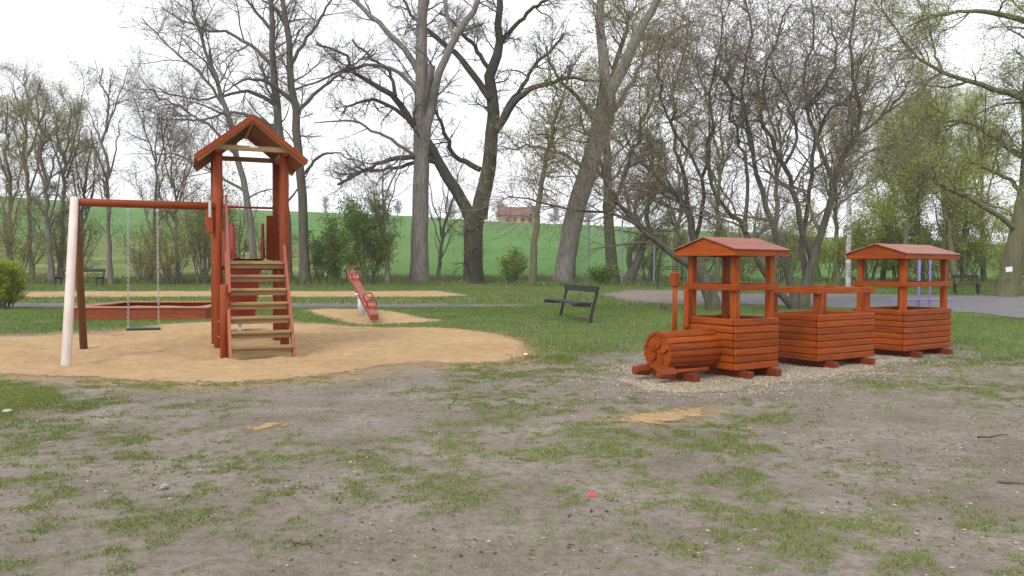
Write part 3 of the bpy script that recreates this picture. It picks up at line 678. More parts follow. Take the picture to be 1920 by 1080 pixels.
# ------------------------------------------------------------------ trees
class Tree:
    def __init__(s, name, label, x, Y, seed, cat='tree', group=None, y=530):
        s.rng = np.random.RandomState(seed); s.Y = Y; s.base = at(x, Y, y); s.limbs = []; s.name = name
        s.root = thing(name, label, cat, s.base, 0, group)
    def limb(s, pts, dy=None, n=16, flare=0, wig=.012):
        """pixel polyline (x, y, width px) of a trunk or limb; dy = drift in distance along it"""
        pts = np.array(pts, float); rng = s.rng
        d0, d1 = (0, 0) if dy is None else dy
        cum = np.concatenate([[0], np.cumsum(np.hypot(*np.diff(pts[:, :2], axis=0).T))]); cum /= cum[-1]
        Wp = np.array([P(p[0], p[1], s.Y+d0+(d1-d0)*t) for p, t in zip(pts, cum)]); r = pts[:, 2]/2*s.Y/FOC
        tt = np.linspace(0, 1, n)
        Q = np.stack([np.interp(tt, cum, Wp[:, k]) for k in range(3)], -1); rr = np.interp(tt, cum, r)
        for _ in range(2): Q[1:-1] = (Q[:-2]+2*Q[1:-1]+Q[2:])/4
        Ln = np.linalg.norm(Q[-1]-Q[0]); Q[1:] += rng.randn(n-1, 3)*Ln*wig*(.3+tt[1:, None])
        if flare:
            Q[0, 2] = s.base[2]-.3; h = np.maximum(Q[:, 2]-s.base[2], 0); rr = rr*(1+flare*np.exp(-h/.5))
        s.limbs.append((Q, rr)); return s
    def stem(s, h, r, lean=(0, 0), off=(0, 0), n=14, wig=.02, curve=0, z0=0):
        tt = np.linspace(0, 1, n)[:, None]; rng = s.rng
        Q = s.base+np.array([off[0], off[1], -.2])+np.concatenate([tt*lean[0]+curve*tt**2, tt*lean[1], tt*(h+.2)], 1)
        w_ = np.cumsum(rng.randn(n, 3)*h*wig/2, 0); w_ -= w_[0]; w_[:, 2] *= .3; Q = Q+w_
        s.limbs.append((Q, r*(1-.82*tt[:, 0])+.008)); return s
    def grow(s, levels, t0=.25, parents=None):
        """levels: (count, angle, length, npts, jitter, tropism, ratio, sides)"""
        rng = s.rng; par = parents or s.limbs; s.lv = []
        n0 = max(len(p[0]) for p in par)
        def rs(a, n): 
            t = np.linspace(0, 1, n); u = np.linspace(0, 1, len(a)); 
            return np.stack([np.interp(t, u, a[:, k]) for k in range(a.shape[1])], -1)
        pts = np.stack([rs(p[0], n0) for p in par]); rad = np.stack([rs(p[1][:, None], n0)[:, 0] for p in par])
        for li, (cnt, ang, ln_, npt, jit, trop, ratio, sides) in enumerate(levels):
            B, n_, _ = pts.shape
            Lp = np.linalg.norm(np.diff(pts, axis=1), axis=2).sum(1); wgt = Lp/Lp.sum()
            pi = rng.choice(B, cnt, p=wgt); tmin = t0 if li == 0 else .12
            t = tmin+(1-tmin)*rng.rand(cnt)**.8; f = t*(n_-1); i0 = np.minimum(f.astype(int), n_-2); fr_ = (f-i0)[:, None]
            p0 = pts[pi, i0]*(1-fr_)+pts[pi, i0+1]*fr_; r0 = rad[pi, i0]*(1-fr_[:, 0])+rad[pi, i0+1]*fr_[:, 0]
            tg = pts[pi, i0+1]-pts[pi, i0]; tg /= np.linalg.norm(tg, axis=1, keepdims=True)+1e-9
            rv = rng.randn(cnt, 3); rv -= (rv*tg).sum(1, keepdims=True)*tg; rv /= np.linalg.norm(rv, axis=1, keepdims=True)+1e-9
            a = np.radians(ang)*(.6+.8*rng.rand(cnt))[:, None]; d = tg*np.cos(a)+rv*np.sin(a)
            le = ln_*(.45+.9*rng.rand(cnt))*(1.15-.45*t); st = (le/(npt-1))[:, None]
            Q = np.zeros((cnt, npt, 3)); Q[:, 0] = p0
            for k in range(1, npt):
                d = d+rng.randn(cnt, 3)*jit+np.array([0, 0, trop]); d /= np.linalg.norm(d, axis=1, keepdims=True)+1e-9
                Q[:, k] = Q[:, k-1]+d*st
            rb = np.clip(r0*ratio, .0035, le*.022+.004); rd = rb[:, None]*np.linspace(1, .3, npt)[None]+.0015
            s.lv.append((Q, rd, sides)); pts, rad = Q, rd
        return s
    def build(s, mat, twig=None, trunk_sides=12):
        o = s.base; V_, Q_, off = [], [], 0
        for Q, rr in s.limbs:
            sd_ = trunk_sides if rr[0] > .1 else 7
            v, q = tubes(Q[None]-o, rr[None], sd_)
            V_.append(v); Q_.append(q+off); off += len(v)
        s.trunk = link('trunk', mesh_np('trunk', np.concatenate(V_), np.concatenate(Q_), None, M[mat], True), s.root)
        V_, Q_, off, T_ = [], [], 0, None; lv = getattr(s, 'lv', [])
        for li, (Q, rr, sd_) in enumerate(lv):
            if li == len(lv)-1:
                v, q = tubes(Q[:, [0, -1]]-o, rr[:, [0, -1]], 3); v = v.reshape(-1, 6, 3)[:, :4].copy(); v[:, 3] = Q[:, -1]-o
                i_ = np.arange(len(Q))[:, None]*4+off; T_ = np.concatenate([i_+np.array(f) for f in ((0, 1, 3), (1, 2, 3), (2, 0, 3))]); v = v.reshape(-1, 3)
            else:
                v, q = tubes(Q-o, rr, 3 if li > 0 else sd_); Q_.append(q+off)
            V_.append(v); off += len(v)
        if V_: s.crown = link('crown', mesh_np('crown', np.concatenate(V_), np.concatenate(Q_), T_, M[twig or mat], True), s.root)
        return s
    def leaves(s, cnt, size, c1, c2, spread=.06, levels=None, droop=0, zmax=None, name='foliage'):
        rng = s.rng; src = np.concatenate([l[0].reshape(-1, 3) for l in (s.lv[-1:] if levels is None else s.lv[levels:])])
        p = src[rng.randint(0, len(src), cnt)]+rng.randn(cnt, 3)*spread
        if zmax is not None: p = p[p[:, 2] < zmax+s.base[2]]
        par = s.crown
        link(name, leaf_mesh(p-s.base, size, c1, c2, rng), par); return s
def leaf_mesh(p, size, c1, c2, rng, mat='leaf'):
    k = len(p); a = rng.randn(k, 3); a /= np.linalg.norm(a, axis=1, keepdims=True); r = rng.randn(k, 3); bb = np.cross(a, r); bb /= np.linalg.norm(bb, axis=1, keepdims=True)
    sz = (size*1.12*(.6+.8*rng.rand(k)))[:, None]
    V = np.stack([p-a*sz*.5-bb*sz*.2, p+bb*sz*.42, p+a*sz*.5-bb*sz*.2], 1)*1.0
    t = rng.rand(k, 1); c = np.array(c1)*(1-t)+np.array(c2)*t; c = np.repeat(c, 3, 0)
    return mesh_np('foliage', V, None, np.arange(k*3).reshape(k, 3), M[mat], False, colr=c)
YG1, YG2 = (.20, .20, .035), (.38, .36, .08)      # spring buds
FG1, FG2 = (.09, .15, .02), (.22, .32, .05)    # fresh green
WG1, WG2 = (.26, .32, .045), (.46, .54, .12)      # willow green

UG1, UG2 = (.22, .26, .035), (.43, .48, .09)      # light undergrowth
BIG = lambda k=1., up=.02: [(int(110*k), 48, 2.6, 8, .13, up, .5, 5), (int(700*k), 45, 1.35, 5, .16, up, .55, 4), (int(3600*k), 42, .75, 3, .15, up, .6, 3), (int(6500*k), 40, .38, 3, .12, up, .7, 3)]
# grey lime with a tall straight trunk
t = Tree('bare_tree', 'tall straight grey-barked tree with twin trunk beside the dark oak', 785, 46, 11)
t.limb([(785, 533, 34), (787, 470, 33), (789, 400, 31), (790, 300, 29), (790, 200, 26), (790, 110, 22), (793, 0, 17), (796, -120, 12)], flare=.25, wig=.002)
t.limb([(794, 285, 20), (806, 210, 17), (828, 118, 14), (851, 73, 13), (898, 3, 10), (935, -70, 7)], (0, -1.5), wig=.006)
t.limb([(784, 135, 13), (776, 114, 12), (750, 82, 11), (721, 57, 10), (690, 25, 9), (664, 0, 8), (620, -60, 5)], (0, 1.2), wig=.006)
t.limb([(782, 175, 9), (772, 155, 8), (747, 132, 7), (715, 122, 6), (685, 120, 6), (633, 137, 5), (555, 168, 3)], (0, -1), wig=.008)
t.limb([(800, 190, 13), (806, 150, 12), (811, 123, 12)], (0, -.6), n=8, wig=.004)
t.limb([(780, 295, 7), (745, 268, 6), (711, 249, 5), (664, 226, 4), (590, 229, 2)], (0, -1.6), wig=.01)
t.limb([(793, 60, 11), (800, 0, 9), (815, -80, 6)], (0, 1), wig=.01); t.limb([(851, 73, 8), (836, 20, 7), (830, -60, 5)], (-.6, .5), wig=.01)
t.grow(BIG(.55), .45).build('bk_grey', 'bk_thin')
# dark oak
t = Tree('bare_oak', 'broad dark oak with forked trunk and crooked black limbs', 890, 47, 12)
t.limb([(888, 533, 37), (887, 480, 35), (887, 430, 36), (890, 395, 40)], flare=.2, wig=.002, n=10)
t.limb([(898, 410, 32), (905, 370, 30), (918, 320, 27), (926, 259, 24), (921, 192, 22), (924, 130, 20), (938, 78, 15), (934, 0, 12), (930, -90, 8)], (0, .6), wig=.006)
t.limb([(884, 412, 26), (866, 385, 22), (845, 340, 21), (824, 300, 18), (808, 272, 16), (763, 218, 13), (742, 176, 11), (701, 150, 9), (664, 150, 7), (640, 100, 5), (590, 78, 3)], (0, -2.2), wig=.008)
t.limb([(919, 185, 14), (903, 165, 13), (877, 124, 12), (846, 88, 10), (799, 62, 8), (770, 20, 6), (745, -20, 4)], (0, 2), wig=.008)
t.limb([(930, 245, 14), (946, 222, 13), (962, 190, 12), (1000, 163, 10), (1059, 145, 7), (1110, 150, 4)], (0, -1.5), wig=.008)
t.limb([(936, 232, 10), (950, 195, 9), (975, 172, 8), (1010, 110, 6), (1060, 60, 4)], (0, 1.5), wig=.012)
t.limb([(938, 80, 9), (960, 55, 8), (991, 21, 7), (1040, -10, 5)], (.5, -1), wig=.01)
t.limb([(826, 303, 12), (795, 297, 10), (750, 293, 9), (711, 306, 7), (670, 328, 6), (633, 347, 4)], (-.6, -3), wig=.008)
t.limb([(815, 285, 9), (770, 310, 7), (720, 318, 6), (680, 318, 4), (650, 330, 3)], (-.6, 1.5), wig=.012)
t.limb([(900, 318, 11), (872, 303, 10), (850, 296, 9), (838, 262, 8), (828, 225, 6), (815, 200, 4)], (.5, 1.8), wig=.012)
t.limb([(768, 225, 8), (735, 200, 7), (700, 185, 6), (660, 192, 4), (640, 215, 3)], (-1.4, -3), wig=.012)
t.limb([(924, 140, 9), (890, 90, 8), (850, 40, 6), (825, 20, 5)], (.5, 2.5), wig=.012)
t.limb([(742, 180, 7), (730, 130, 6), (700, 110, 5), (660, 75, 3)], (-1.7, -.5), wig=.014)
t.grow([(190, 55, 2.0, 9, .26, .02, .5, 5), (1100, 50, 1.0, 6, .26, .02, .55, 4), (5200, 45, .55, 3, .26, .0, .6, 3), (6000, 42, .3, 3, .15, 0, .7, 3)], .2).build('bk_oak', 'bk_oak')
t.leaves(1100, .10, YG1, YG2, .5, levels=None, zmax=5.5)
# big leaning poplar
t = Tree('bare_tree', 'thick leaning grey tree forking high up, right of the oak', 1055, 47, 13)
t.limb([(1055, 530, 36), (1064, 470, 36), (1077, 400, 36), (1092, 350, 35), (1114, 285, 34), (1130, 215, 33), (1140, 165, 32)], flare=.2, wig=.002)
t.limb([(1138, 180, 24), (1131, 110, 20), (1125, 50, 17), (1124, -20, 14), (1130, -120, 9)], (0, 1), wig=.004)
t.limb([(1140, 178, 25), (1162, 140, 22), (1193, 73, 18), (1236, -5, 13), (1270, -80, 8)], (0, -1), wig=.004)
t.limb([(1120, 265, 12), (1160, 200, 10), (1200, 130, 7), (1215, 60, 4)], (0, 2), wig=.012)
t.limb([(1128, 240, 10), (1090, 190, 8), (1050, 150, 6), (1020, 90, 4)], (0, -2), wig=.012)
t.limb([(1105, 320, 9), (1060, 290, 7), (1010, 275, 5), (940, 276, 2)], (0, -2), wig=.012)
t.limb([(1193, 73, 10), (1240, 70, 8), (1300, 40, 5)], (-.5, 2), wig=.012)
t.grow(BIG(.9, .0), .3).build('bk_grey', 'bk_moss'); t.leaves(6000, .085, YG1, YG2, .12)
# slim mossy trunk between oak and leaning tree
t = Tree('slim_tree', 'slim mossy trunk between the oak and the thick leaning tree', 997, 45, 14)
t.limb([(997, 532, 14), (1000, 480, 13), (1006, 420, 11), (1012, 360, 10), (1022, 300, 8), (1036, 250, 7), (1055, 190, 5), (1070, 130, 3)], flare=.2, wig=.006)
t.grow([(60, 55, 1.9, 7, .16, -.02, .5, 5), (420, 48, 1.0, 5, .18, -.01, .5, 4), (2400, 45, .5, 3, .16, 0, .6, 3)], .3).build('bk_moss', 'bk_moss'); t.leaves(4500, .085, YG1, YG2, .1)
# mossy trunk with a crooked companion
t = Tree('mossy_tree', 'mossy upright trunk behind the fence, just right of the leaning tree', 1147, 49, 15)
t.limb([(1149, 531, 24), (1146, 470, 21), (1142, 415, 19), (1138, 340, 17), (1136, 280, 15), (1142, 200, 12), (1160, 110, 9), (1175, 20, 6)], flare=.3, wig=.005)
t.limb([(1142, 400, 11), (1165, 350, 9), (1180, 300, 8), (1200, 240, 6), (1230, 170, 4)], (0, 1), wig=.012)
t.limb([(1139, 330, 8), (1110, 270, 6), (1085, 220, 4)], (0, -1), wig=.012)
t.grow(BIG(.7), .3).build('bk_moss', 'bk_moss'); t.leaves(6500, .085, YG1, YG2, .12)
t = Tree('crooked_tree', 'low crooked trunk with twisted limbs behind the wire fence', 1190, 48, 16)
t.limb([(1176, 532, 22), (1182, 510, 20), (1195, 495, 15), (1206, 470, 12), (1212, 440, 10), (1216, 380, 8), (1220, 310, 6), (1225, 250, 3)], flare=.2, wig=.008)
t.limb([(1184, 505, 13), (1176, 480, 11), (1190, 458, 9), (1200, 452, 6), (1230, 420, 4)], (0, -.6), wig=.012)
t.grow([(70, 55, 1.8, 7, .2, .01, .5, 5), (480, 48, 1.0, 5, .2, 0, .5, 4), (2600, 45, .5, 3, .16, 0, .6, 3)], .3).build('bk_dark', 'bk_dark'); t.leaves(4500, .085, YG1, YG2, .12)

# sprawling tree just behind the locomotive
t = Tree('sprawling_tree', 'sprawling dark tree leaning left above the locomotive roof', 1333, 24.5, 21, y=575)
t.limb([(1340, 580, 27), (1332, 550, 25), (1318, 515, 24), (1290, 492, 17), (1262, 476, 13), (1235, 455, 12), (1204, 430, 11), (1175, 400, 9), (1152, 373, 8), (1135, 340, 6), (1120, 300, 4)], flare=.25, wig=.004, n=22)
t.limb([(1322, 520, 17), (1305, 470, 14), (1294, 420, 13), (1290, 385, 12), (1268, 365, 10), (1240, 345, 9), (1215, 310, 7), (1190, 290, 5), (1170, 250, 3)], (0, 1.2), wig=.006)
t.limb([(1291, 392, 10), (1285, 330, 8), (1265, 270, 7), (1262, 200, 6), (1275, 120, 4), (1300, 40, 3)], (.8, 2.5), wig=.012)
t.limb([(1240, 458, 8), (1200, 420, 7), (1165, 405, 6), (1120, 393, 5), (1064, 394, 4), (1000, 375, 3), (950, 368, 2)], (.1, -.8), wig=.006)
t.limb([(1300, 460, 9), (1320, 400, 8), (1318, 330, 7), (1335, 250, 6), (1330, 170, 5), (1345, 70, 3), (1350, -20, 2)], (.4, -1.2), wig=.012)
t.limb([(1318, 340, 6), (1290, 280, 5), (1250, 220, 4), (1230, 140, 3), (1240, 60, 2)], (-.5, -1.6), wig=.014)
t.grow([(150, 50, 2.0, 9, .15, .02, .5, 5), (950, 48, 1.15, 6, .17, .01, .5, 4), (5200, 46, .6, 3, .24, .0, .5, 3), (6000, 42, .3, 3, .12, 0, .6, 3)], .38).build('bk_dark', 'bk_twig'); t.leaves(9000, .045, YG1, YG2, .08)
# multi-stemmed tree behind the wagon
t = Tree('multi_stem_tree', 'wide multi-stemmed dark tree rising behind the open wagon', 1497, 25, 22, y=580)
t.limb([(1503, 582, 26), (1508, 530, 20), (1526, 480, 15), (1544, 425, 13), (1559, 373, 12), (1560, 332, 11), (1578, 290, 9), (1604, 250, 8), (1621, 223, 7), (1606, 150, 6), (1590, 100, 5), (1600, 30, 4), (1605, -40, 3)], flare=.15, wig=.004, n=22)
t.limb([(1490, 582, 20), (1484, 534, 15), (1466, 470, 12), (1450, 425, 11), (1430, 370, 10), (1416, 310, 8), (1400, 240, 7), (1390, 160, 5), (1405, 60, 4), (1400, -30, 3)], (0, .8), wig=.005, n=20)
t.limb([(1522, 485, 13), (1505, 440, 11), (1496, 390, 10), (1488, 345, 9), (1468, 305, 8), (1440, 255, 7), (1424, 223, 6), (1425, 150, 5), (1450, 80, 4), (1480, 10, 3)], (0, -1), wig=.006, n=20)
t.limb([(1482, 570, 16), (1455, 545, 13), (1432, 515, 11), (1415, 485, 10), (1396, 430, 9), (1372, 395, 8), (1345, 372, 7), (1331, 340, 6), (1320, 290, 5), (1335, 230, 3)], (0, -1.2), wig=.006, n=20)
t.limb([(1397, 435, 8), (1404, 370, 7), (1405, 310, 6), (1380, 240, 5), (1360, 160, 4), (1365, 80, 3)], (-.7, .8), wig=.012)
t.limb([(1560, 335, 9), (1540, 290, 8), (1530, 240, 7), (1508, 200, 6), (1505, 130, 5), (1530, 60, 4), (1520, 0, 3)], (0, 1.4), wig=.01)
t.limb([(1508, 205, 6), (1545, 165, 5), (1570, 110, 4), (1560, 40, 3)], (.8, 2), wig=.012)
t.limb([(1510, 520, 12), (1498, 470, 11), (1502, 420, 9), (1520, 370, 8), (1515, 300, 7), (1540, 230, 6), (1570, 200, 5), (1640, 160, 3)], (.2, 1.6), wig=.01)
t.limb([(1602, 255, 6), (1640, 235, 5), (1680, 190, 4), (1710, 150, 2)], (0, -1), wig=.014)
t.limb([(1470, 310, 6), (1500, 260, 5), (1480, 190, 4), (1440, 120, 3)], (-.6, -2), wig=.014)
t.grow([(220, 50, 2.1, 9, .15, .025, .5, 5), (1400, 48, 1.25, 6, .17, .01, .5, 4), (6600, 46, .65, 3, .24, .0, .5, 3), (10000, 42, .32, 3, .12, 0, .6, 3)], .2).build('bk_dark', 'bk_twig'); t.leaves(9000, .045, YG1, YG2, .08)
# birch
t = Tree('birch_tree', 'thin white-barked birch trunk left of the rear carriage roof', 1590, 40, 23, y=545)
t.limb([(1590, 548, 10), (1590, 500, 10), (1591, 440, 9), (1593, 380, 8), (1592, 300, 6), (1596, 220, 5), (1600, 130, 3)], wig=.003)
t.grow([(50, 45, 1.6, 7, .14, -.02, .4, 5), (420, 42, .9, 5, .14, -.06, .5, 4), (2600, 40, .5, 4, .12, -.10, .6, 3)], .35).build('bk_birch', 'bk_thin'); t.leaves(5000, .07, WG1, WG2, .1)
# willow at the right edge
t = Tree('willow_tree', 'leaning willow at the right edge with white notice on its trunk', 1884, 34, 24, y=555)
t.limb([(1884, 558, 34), (1893, 505, 32), (1906, 445, 30), (1925, 370, 28), (1932, 280, 24), (1925, 180, 20), (1935, 60, 14), (1950, -80, 8)], flare=.25, wig=.003)
t.limb([(1908, 435, 12), (1886, 412, 10), (1850, 390, 9), (1818, 373, 8), (1780, 350, 7), (1741, 332, 5), (1700, 314, 4), (1650, 300, 2)], (0, -2), wig=.006)
t.limb([(1930, 190, 13), (1905, 173, 11), (1850, 165, 10), (1810, 150, 8), (1767, 135, 7), (1740, 120, 5), (1710, 100, 4), (1673, 47, 3), (1650, -10, 2)], (0, -2.5), wig=.006)
t.limb([(1940, 45, 12), (1900, 32, 10), (1839, 18, 8), (1800, 22, 6), (1767, 26, 5), (1700, 50, 2)], (0, -1), wig=.006)
t.limb([(1767, 135, 5), (1750, 90, 4), (1745, 40, 3), (1720, -10, 2)], (-2, -1), wig=.014)
t.limb([(1925, 300, 12), (1880, 270, 9), (1840, 240, 7), (1800, 225, 5), (1760, 230, 3)], (0, 2), wig=.014)
t.limb([(1922, 380, 10), (1900, 340, 8), (1860, 325, 6), (1815, 300, 4)], (0, 2), wig=.014)
t.grow([(130, 50, 2.0, 8, .15, -.01, .5, 5), (900, 48, 1.2, 6, .14, -.05, .5, 4), (5200, 45, .8, 3, .10, -.2, .6, 3), (5200, 40, .35, 2, .1, -.2, .7, 3)], .2).build('bk_moss', 'bk_moss'); t.leaves(28000, .06, WG1, WG2, .14)
ptr = P(1892, 505, 33.3); box_p = thing('paper_notice', 'white paper notice fixed to the willow trunk at the right edge', 'notice', (ptr[0], ptr[1], ptr[2]), 0)
box('sheet', (.27, .012, .20), (0, 0, 0), box_p, 'paper', rot=(0, -.12, 0), ch=.001)

# trees behind the tower
t = Tree('bare_tree', 'dark bare tree whose trunk rises just right of the tower roof', 571, 44, 31)
t.limb([(572, 530, 20), (570, 450, 18), (568, 363, 17), (562, 290, 16), (555, 223, 15), (541, 140, 13), (543, 60, 11), (530, 0, 9), (520, -80, 6)], flare=.3, wig=.004)
t.limb([(553, 215, 8), (600, 165, 6), (650, 130, 4), (700, 100, 3)], (0, 1), wig=.01)
t.limb([(541, 130, 8), (575, 70, 6), (620, 10, 4), (640, -50, 3)], (0, -1), wig=.01)
t.limb([(548, 190, 7), (500, 150, 6), (455, 150, 4), (410, 180, 2)], (0, -2), wig=.012)
t.limb([(545, 70, 7), (520, 20, 5), (470, -20, 3)], (0, 2), wig=.012)
t.limb([(566, 330, 6), (600, 290, 5), (630, 285, 3), (680, 310, 2)], (0, -1.5), wig=.014)
t.grow(BIG(.55), .35).build('bk_dark', 'bk_thin')
t = Tree('bare_tree', 'grey bare tree directly behind the tower roof with arching limbs', 538, 45, 32)
t.limb([(539, 530, 18), (538, 440, 17), (530, 330, 16), (524, 233, 15), (513, 130, 13), (511, 50, 10), (508, -30, 8)], flare=.3, wig=.004)
t.limb([(520, 200, 9), (490, 177, 8), (455, 168, 6), (420, 178, 5), (370, 190, 3), (300, 170, 2)], (0, -2), wig=.01)
t.limb([(515, 130, 8), (470, 80, 7), (420, 60, 5), (360, 50, 4), (300, 20, 2)], (0, 1.5), wig=.01)
t.limb([(526, 250, 8), (480, 215, 6), (430, 210, 5), (370, 230, 3), (290, 215, 2)], (0, 2), wig=.012)
t.limb([(511, 60, 7), (470, 10, 5), (430, -40, 3)], (0, -1), wig=.01)
t.grow(BIG(.7), .25).build('bk_thin', 'bk_thin')
t = Tree('bare_tree', 'slender grey tree leaning left behind the tower stairs', 478, 43, 33)
t.limb([(480, 530, 16), (474, 450, 14), (462, 370, 12), (448, 285, 11), (430, 220, 10), (410, 156, 8), (385, 90, 6), (360, 10, 4), (350, -50, 3)], flare=.2, wig=.005)
t.limb([(450, 300, 7), (400, 240, 5), (340, 200, 4), (270, 170, 2)], (0, 1), wig=.012)
t.limb([(425, 205, 6), (370, 130, 5), (310, 80, 3), (270, 40, 2)], (0, -1), wig=.012)
t.limb([(460, 360, 6), (400, 320, 4), (330, 290, 3), (260, 280, 2)], (0, -1.5), wig=.012)
t.grow(BIG(.75), .25).build('bk_thin', 'bk_thin'); t.leaves(1400, .06, YG1, YG2, .15)
# saplings along the left
SAP = [  # x, Y, top y, base width, lean px, twigs, leaves, label
    (208, 43, 130, 10, -14, 900, 500, 'lone thin sapling behind the swing with bare upright twigs'),
    (98, 44, 165, 12, -30, 2600, 1800, 'budding thin tree above the far left bench, leaning left'),
    (112, 46, 190, 11, 25, 2600, 2200, 'budding thin tree leaning right above the far left bench'),
    (60, 48, 150, 11, -12, 2600, 2000, 'tall budding thin tree at the left side of the photograph'),
    (20, 45, 190, 10, -10, 2600, 2200, 'budding thin tree nearest the left edge of the photograph'),
    (150, 47, 250, 9, 22, 1800, 1200, 'short budding sapling seen just past the pale swing leg'),
    (285, 46, 225, 9, 10, 1600, 900, 'thin bare sapling seen between the two swing chains'),
    (335, 45, 250, 9, -20, 1800, 1000, 'thin bare sapling between the swing and the tower'),
    (727, 44, 300, 9, -12, 900, 300, 'thin pale sapling left of the tall straight grey tree'),
    (822, 49, 330, 8, 22, 700, 300, 'thin leaning sapling between the tall grey tree and the oak'),
    (1265, 47, 240, 11, 15, 2600, 1600, 'slim mossy tree behind the iron frame'),
    (1345, 48, 200, 12, 10, 2800, 1800, 'slim budding tree seen behind the locomotive cab'),
    (1450, 50, 170, 13, 15, 2800, 1800, 'slim budding tree far behind the wide multi-stemmed tree'),
    (1570, 48, 240, 11, -12, 2600, 2200, 'slim greening tree just left of the birch'),
    (1655, 50, 250, 11, 30, 3000, 4200, 'slim green tree behind the left half of the rear carriage roof'),
    (1770, 47, 300, 9, 8, 1600, 1800, 'thin trunk in the thicket above the far right bench'),
    (1806, 48, 280, 9, 6, 1600, 1800, 'thin trunk in the thicket just left of the willow'),
    (1728, 51, 200, 11, -20, 3400, 5500, 'green willow sapling behind the purple frame'),
    (1690, 47, 190, 12, 40, 3400, 5500, 'green willow leaning right behind the rear carriage roof'),
    (1790, 46, 170, 12, -40, 3400, 5500, 'green willow leaning left between the purple frame and the right edge'),
    (1845, 50, 190, 11, -20, 3400, 5500, 'green willow sapling behind the leaning willow'),
]
for i, (x, Y, ty, wpx, lean, tw, lf, lab) in enumerate(SAP):
    t = Tree('sapling', lab, x, Y, 60+i, group='thin trees along the field edge')
    xm = x+lean*.35+t.rng.randn()*3
    t.limb([(x, 531, wpx), (x+lean*.15, 470, wpx*.85), (xm, (531+ty)/2, wpx*.6), (x+lean*.7, ty+60, wpx*.35), (x+lean, ty, wpx*.18)], flare=.2, wig=.008, n=18)
    for k in range(4):
        f = .25+.5*t.rng.rand(); yy = 531+(ty-531)*f; xx = x+lean*f*.9; sg = 1 if k % 2 else -1
        t.limb([(xx, yy, wpx*.4), (xx+sg*14, yy-40, wpx*.3), (xx+sg*(22+20*t.rng.rand()), yy-100-50*t.rng.rand(), wpx*.12)], (0, t.rng.randn()*1.2), n=9, wig=.012)
    t.grow([(46, 38, 1.7, 7, .12, .05, .5, 4), (int(tw*.2), 38, .9, 5, .14, .04, .5, 3), (tw, 36, .5, 3, .12, .02, .6, 3)], .18)
    t.build('bk_thin' if x < 1200 else 'bk_moss', 'bk_thin' if x < 1200 else 'bk_moss', 8)
    wil = x > 1600
    if lf: t.leaves(int(lf*(3.6 if wil else 2.8)), .06, *( (WG1, WG2) if wil else (YG1, YG2) ), spread=.22 if wil else .1)

# shrubs: x, Y, height, radius, stems, leaves, palette, label
SHR = [
    (690, 44.5, 4.4, 1.5, 12, 7500, (FG1, FG2), 'leafy green hazel bush behind the seesaw'),
    (640, 45.5, 3.6, 1.0, 7, 2600, (FG1, FG2), 'smaller green bush just left of the hazel bush behind the seesaw'),
    (955, 46, 1.9, 1.2, 9, 1800, (FG1, FG2), 'low green shrub right of the oak trunk'),
    (380, 44, 5.4, 1.6, 14, 5200, (YG1, YG2), 'tall budding bush left of the tower behind its swing arm'),
    (440, 45, 5.8, 1.5, 12, 5200, (YG1, YG2), 'tall budding bush directly behind the tower platform'),
    (320, 44, 3.4, 1.7, 12, 2600, (YG1, YG2), 'bare brownish bush behind the right swing chain'),
    (265, 45, 3.0, 1.6, 10, 2200, (YG1, YG2), 'bare brownish bush behind the left swing chain'),
    (40, 44, 4.2, 1.8, 10, 3600, (YG1, YG2), 'budding bush behind the bright green shrub on the left'),
    (130, 45.5, 4.0, 1.6, 10, 3200, (YG1, YG2), 'budding bush behind the far left bench'),
    (515, 46, 3.2, 1.3, 8, 2600, (YG1, YG2), 'budding bush right behind the tower stairs'),
    (605, 47, 3.2, 1.2, 7, 2200, (FG1, FG2), 'thin green bush between the tower and the seesaw'),
    (1130, 46, 1.0, 1.0, 7, 1300, (FG1, FG2), 'low weeds at the foot of the wire fence'),
    (1215, 50, 3.4, 1.7, 10, 3600, (YG1, YG2), 'yellow-green bush left of the iron frame'),
    (1300, 50, 3.8, 1.8, 10, 4500, (YG1, YG2), 'yellow-green bush behind the locomotive chimney'),
    (1390, 50, 4.0, 1.9, 10, 5200, (UG1, UG2), 'green bush seen through the locomotive cab'),
    (1470, 51, 4.2, 1.9, 10, 5200, (UG1, UG2), 'green bush behind the multi-stemmed trunk'),
    (1550, 49, 4.4, 2.0, 11, 7500, (UG1, UG2), 'dense green bush left of the birch trunk'),
    (1625, 49, 4.8, 2.0, 11, 8500, (UG1, UG2), 'dense green bush right of the birch trunk'),
    (1690, 50, 5.0, 2.1, 11, 8500, (UG1, UG2), 'dense green bush behind the rear carriage'),
    (1760, 48, 4.6, 1.9, 11, 6500, (UG1, UG2), 'green bush behind the purple frame'),
    (1820, 49, 4.8, 2.0, 11, 6500, (UG1, UG2), 'green bush behind the far right bench'),
    (1900, 50, 4.8, 2.1, 11, 6500, (WG1, WG2), 'green bush behind the leaning willow trunk'),
]
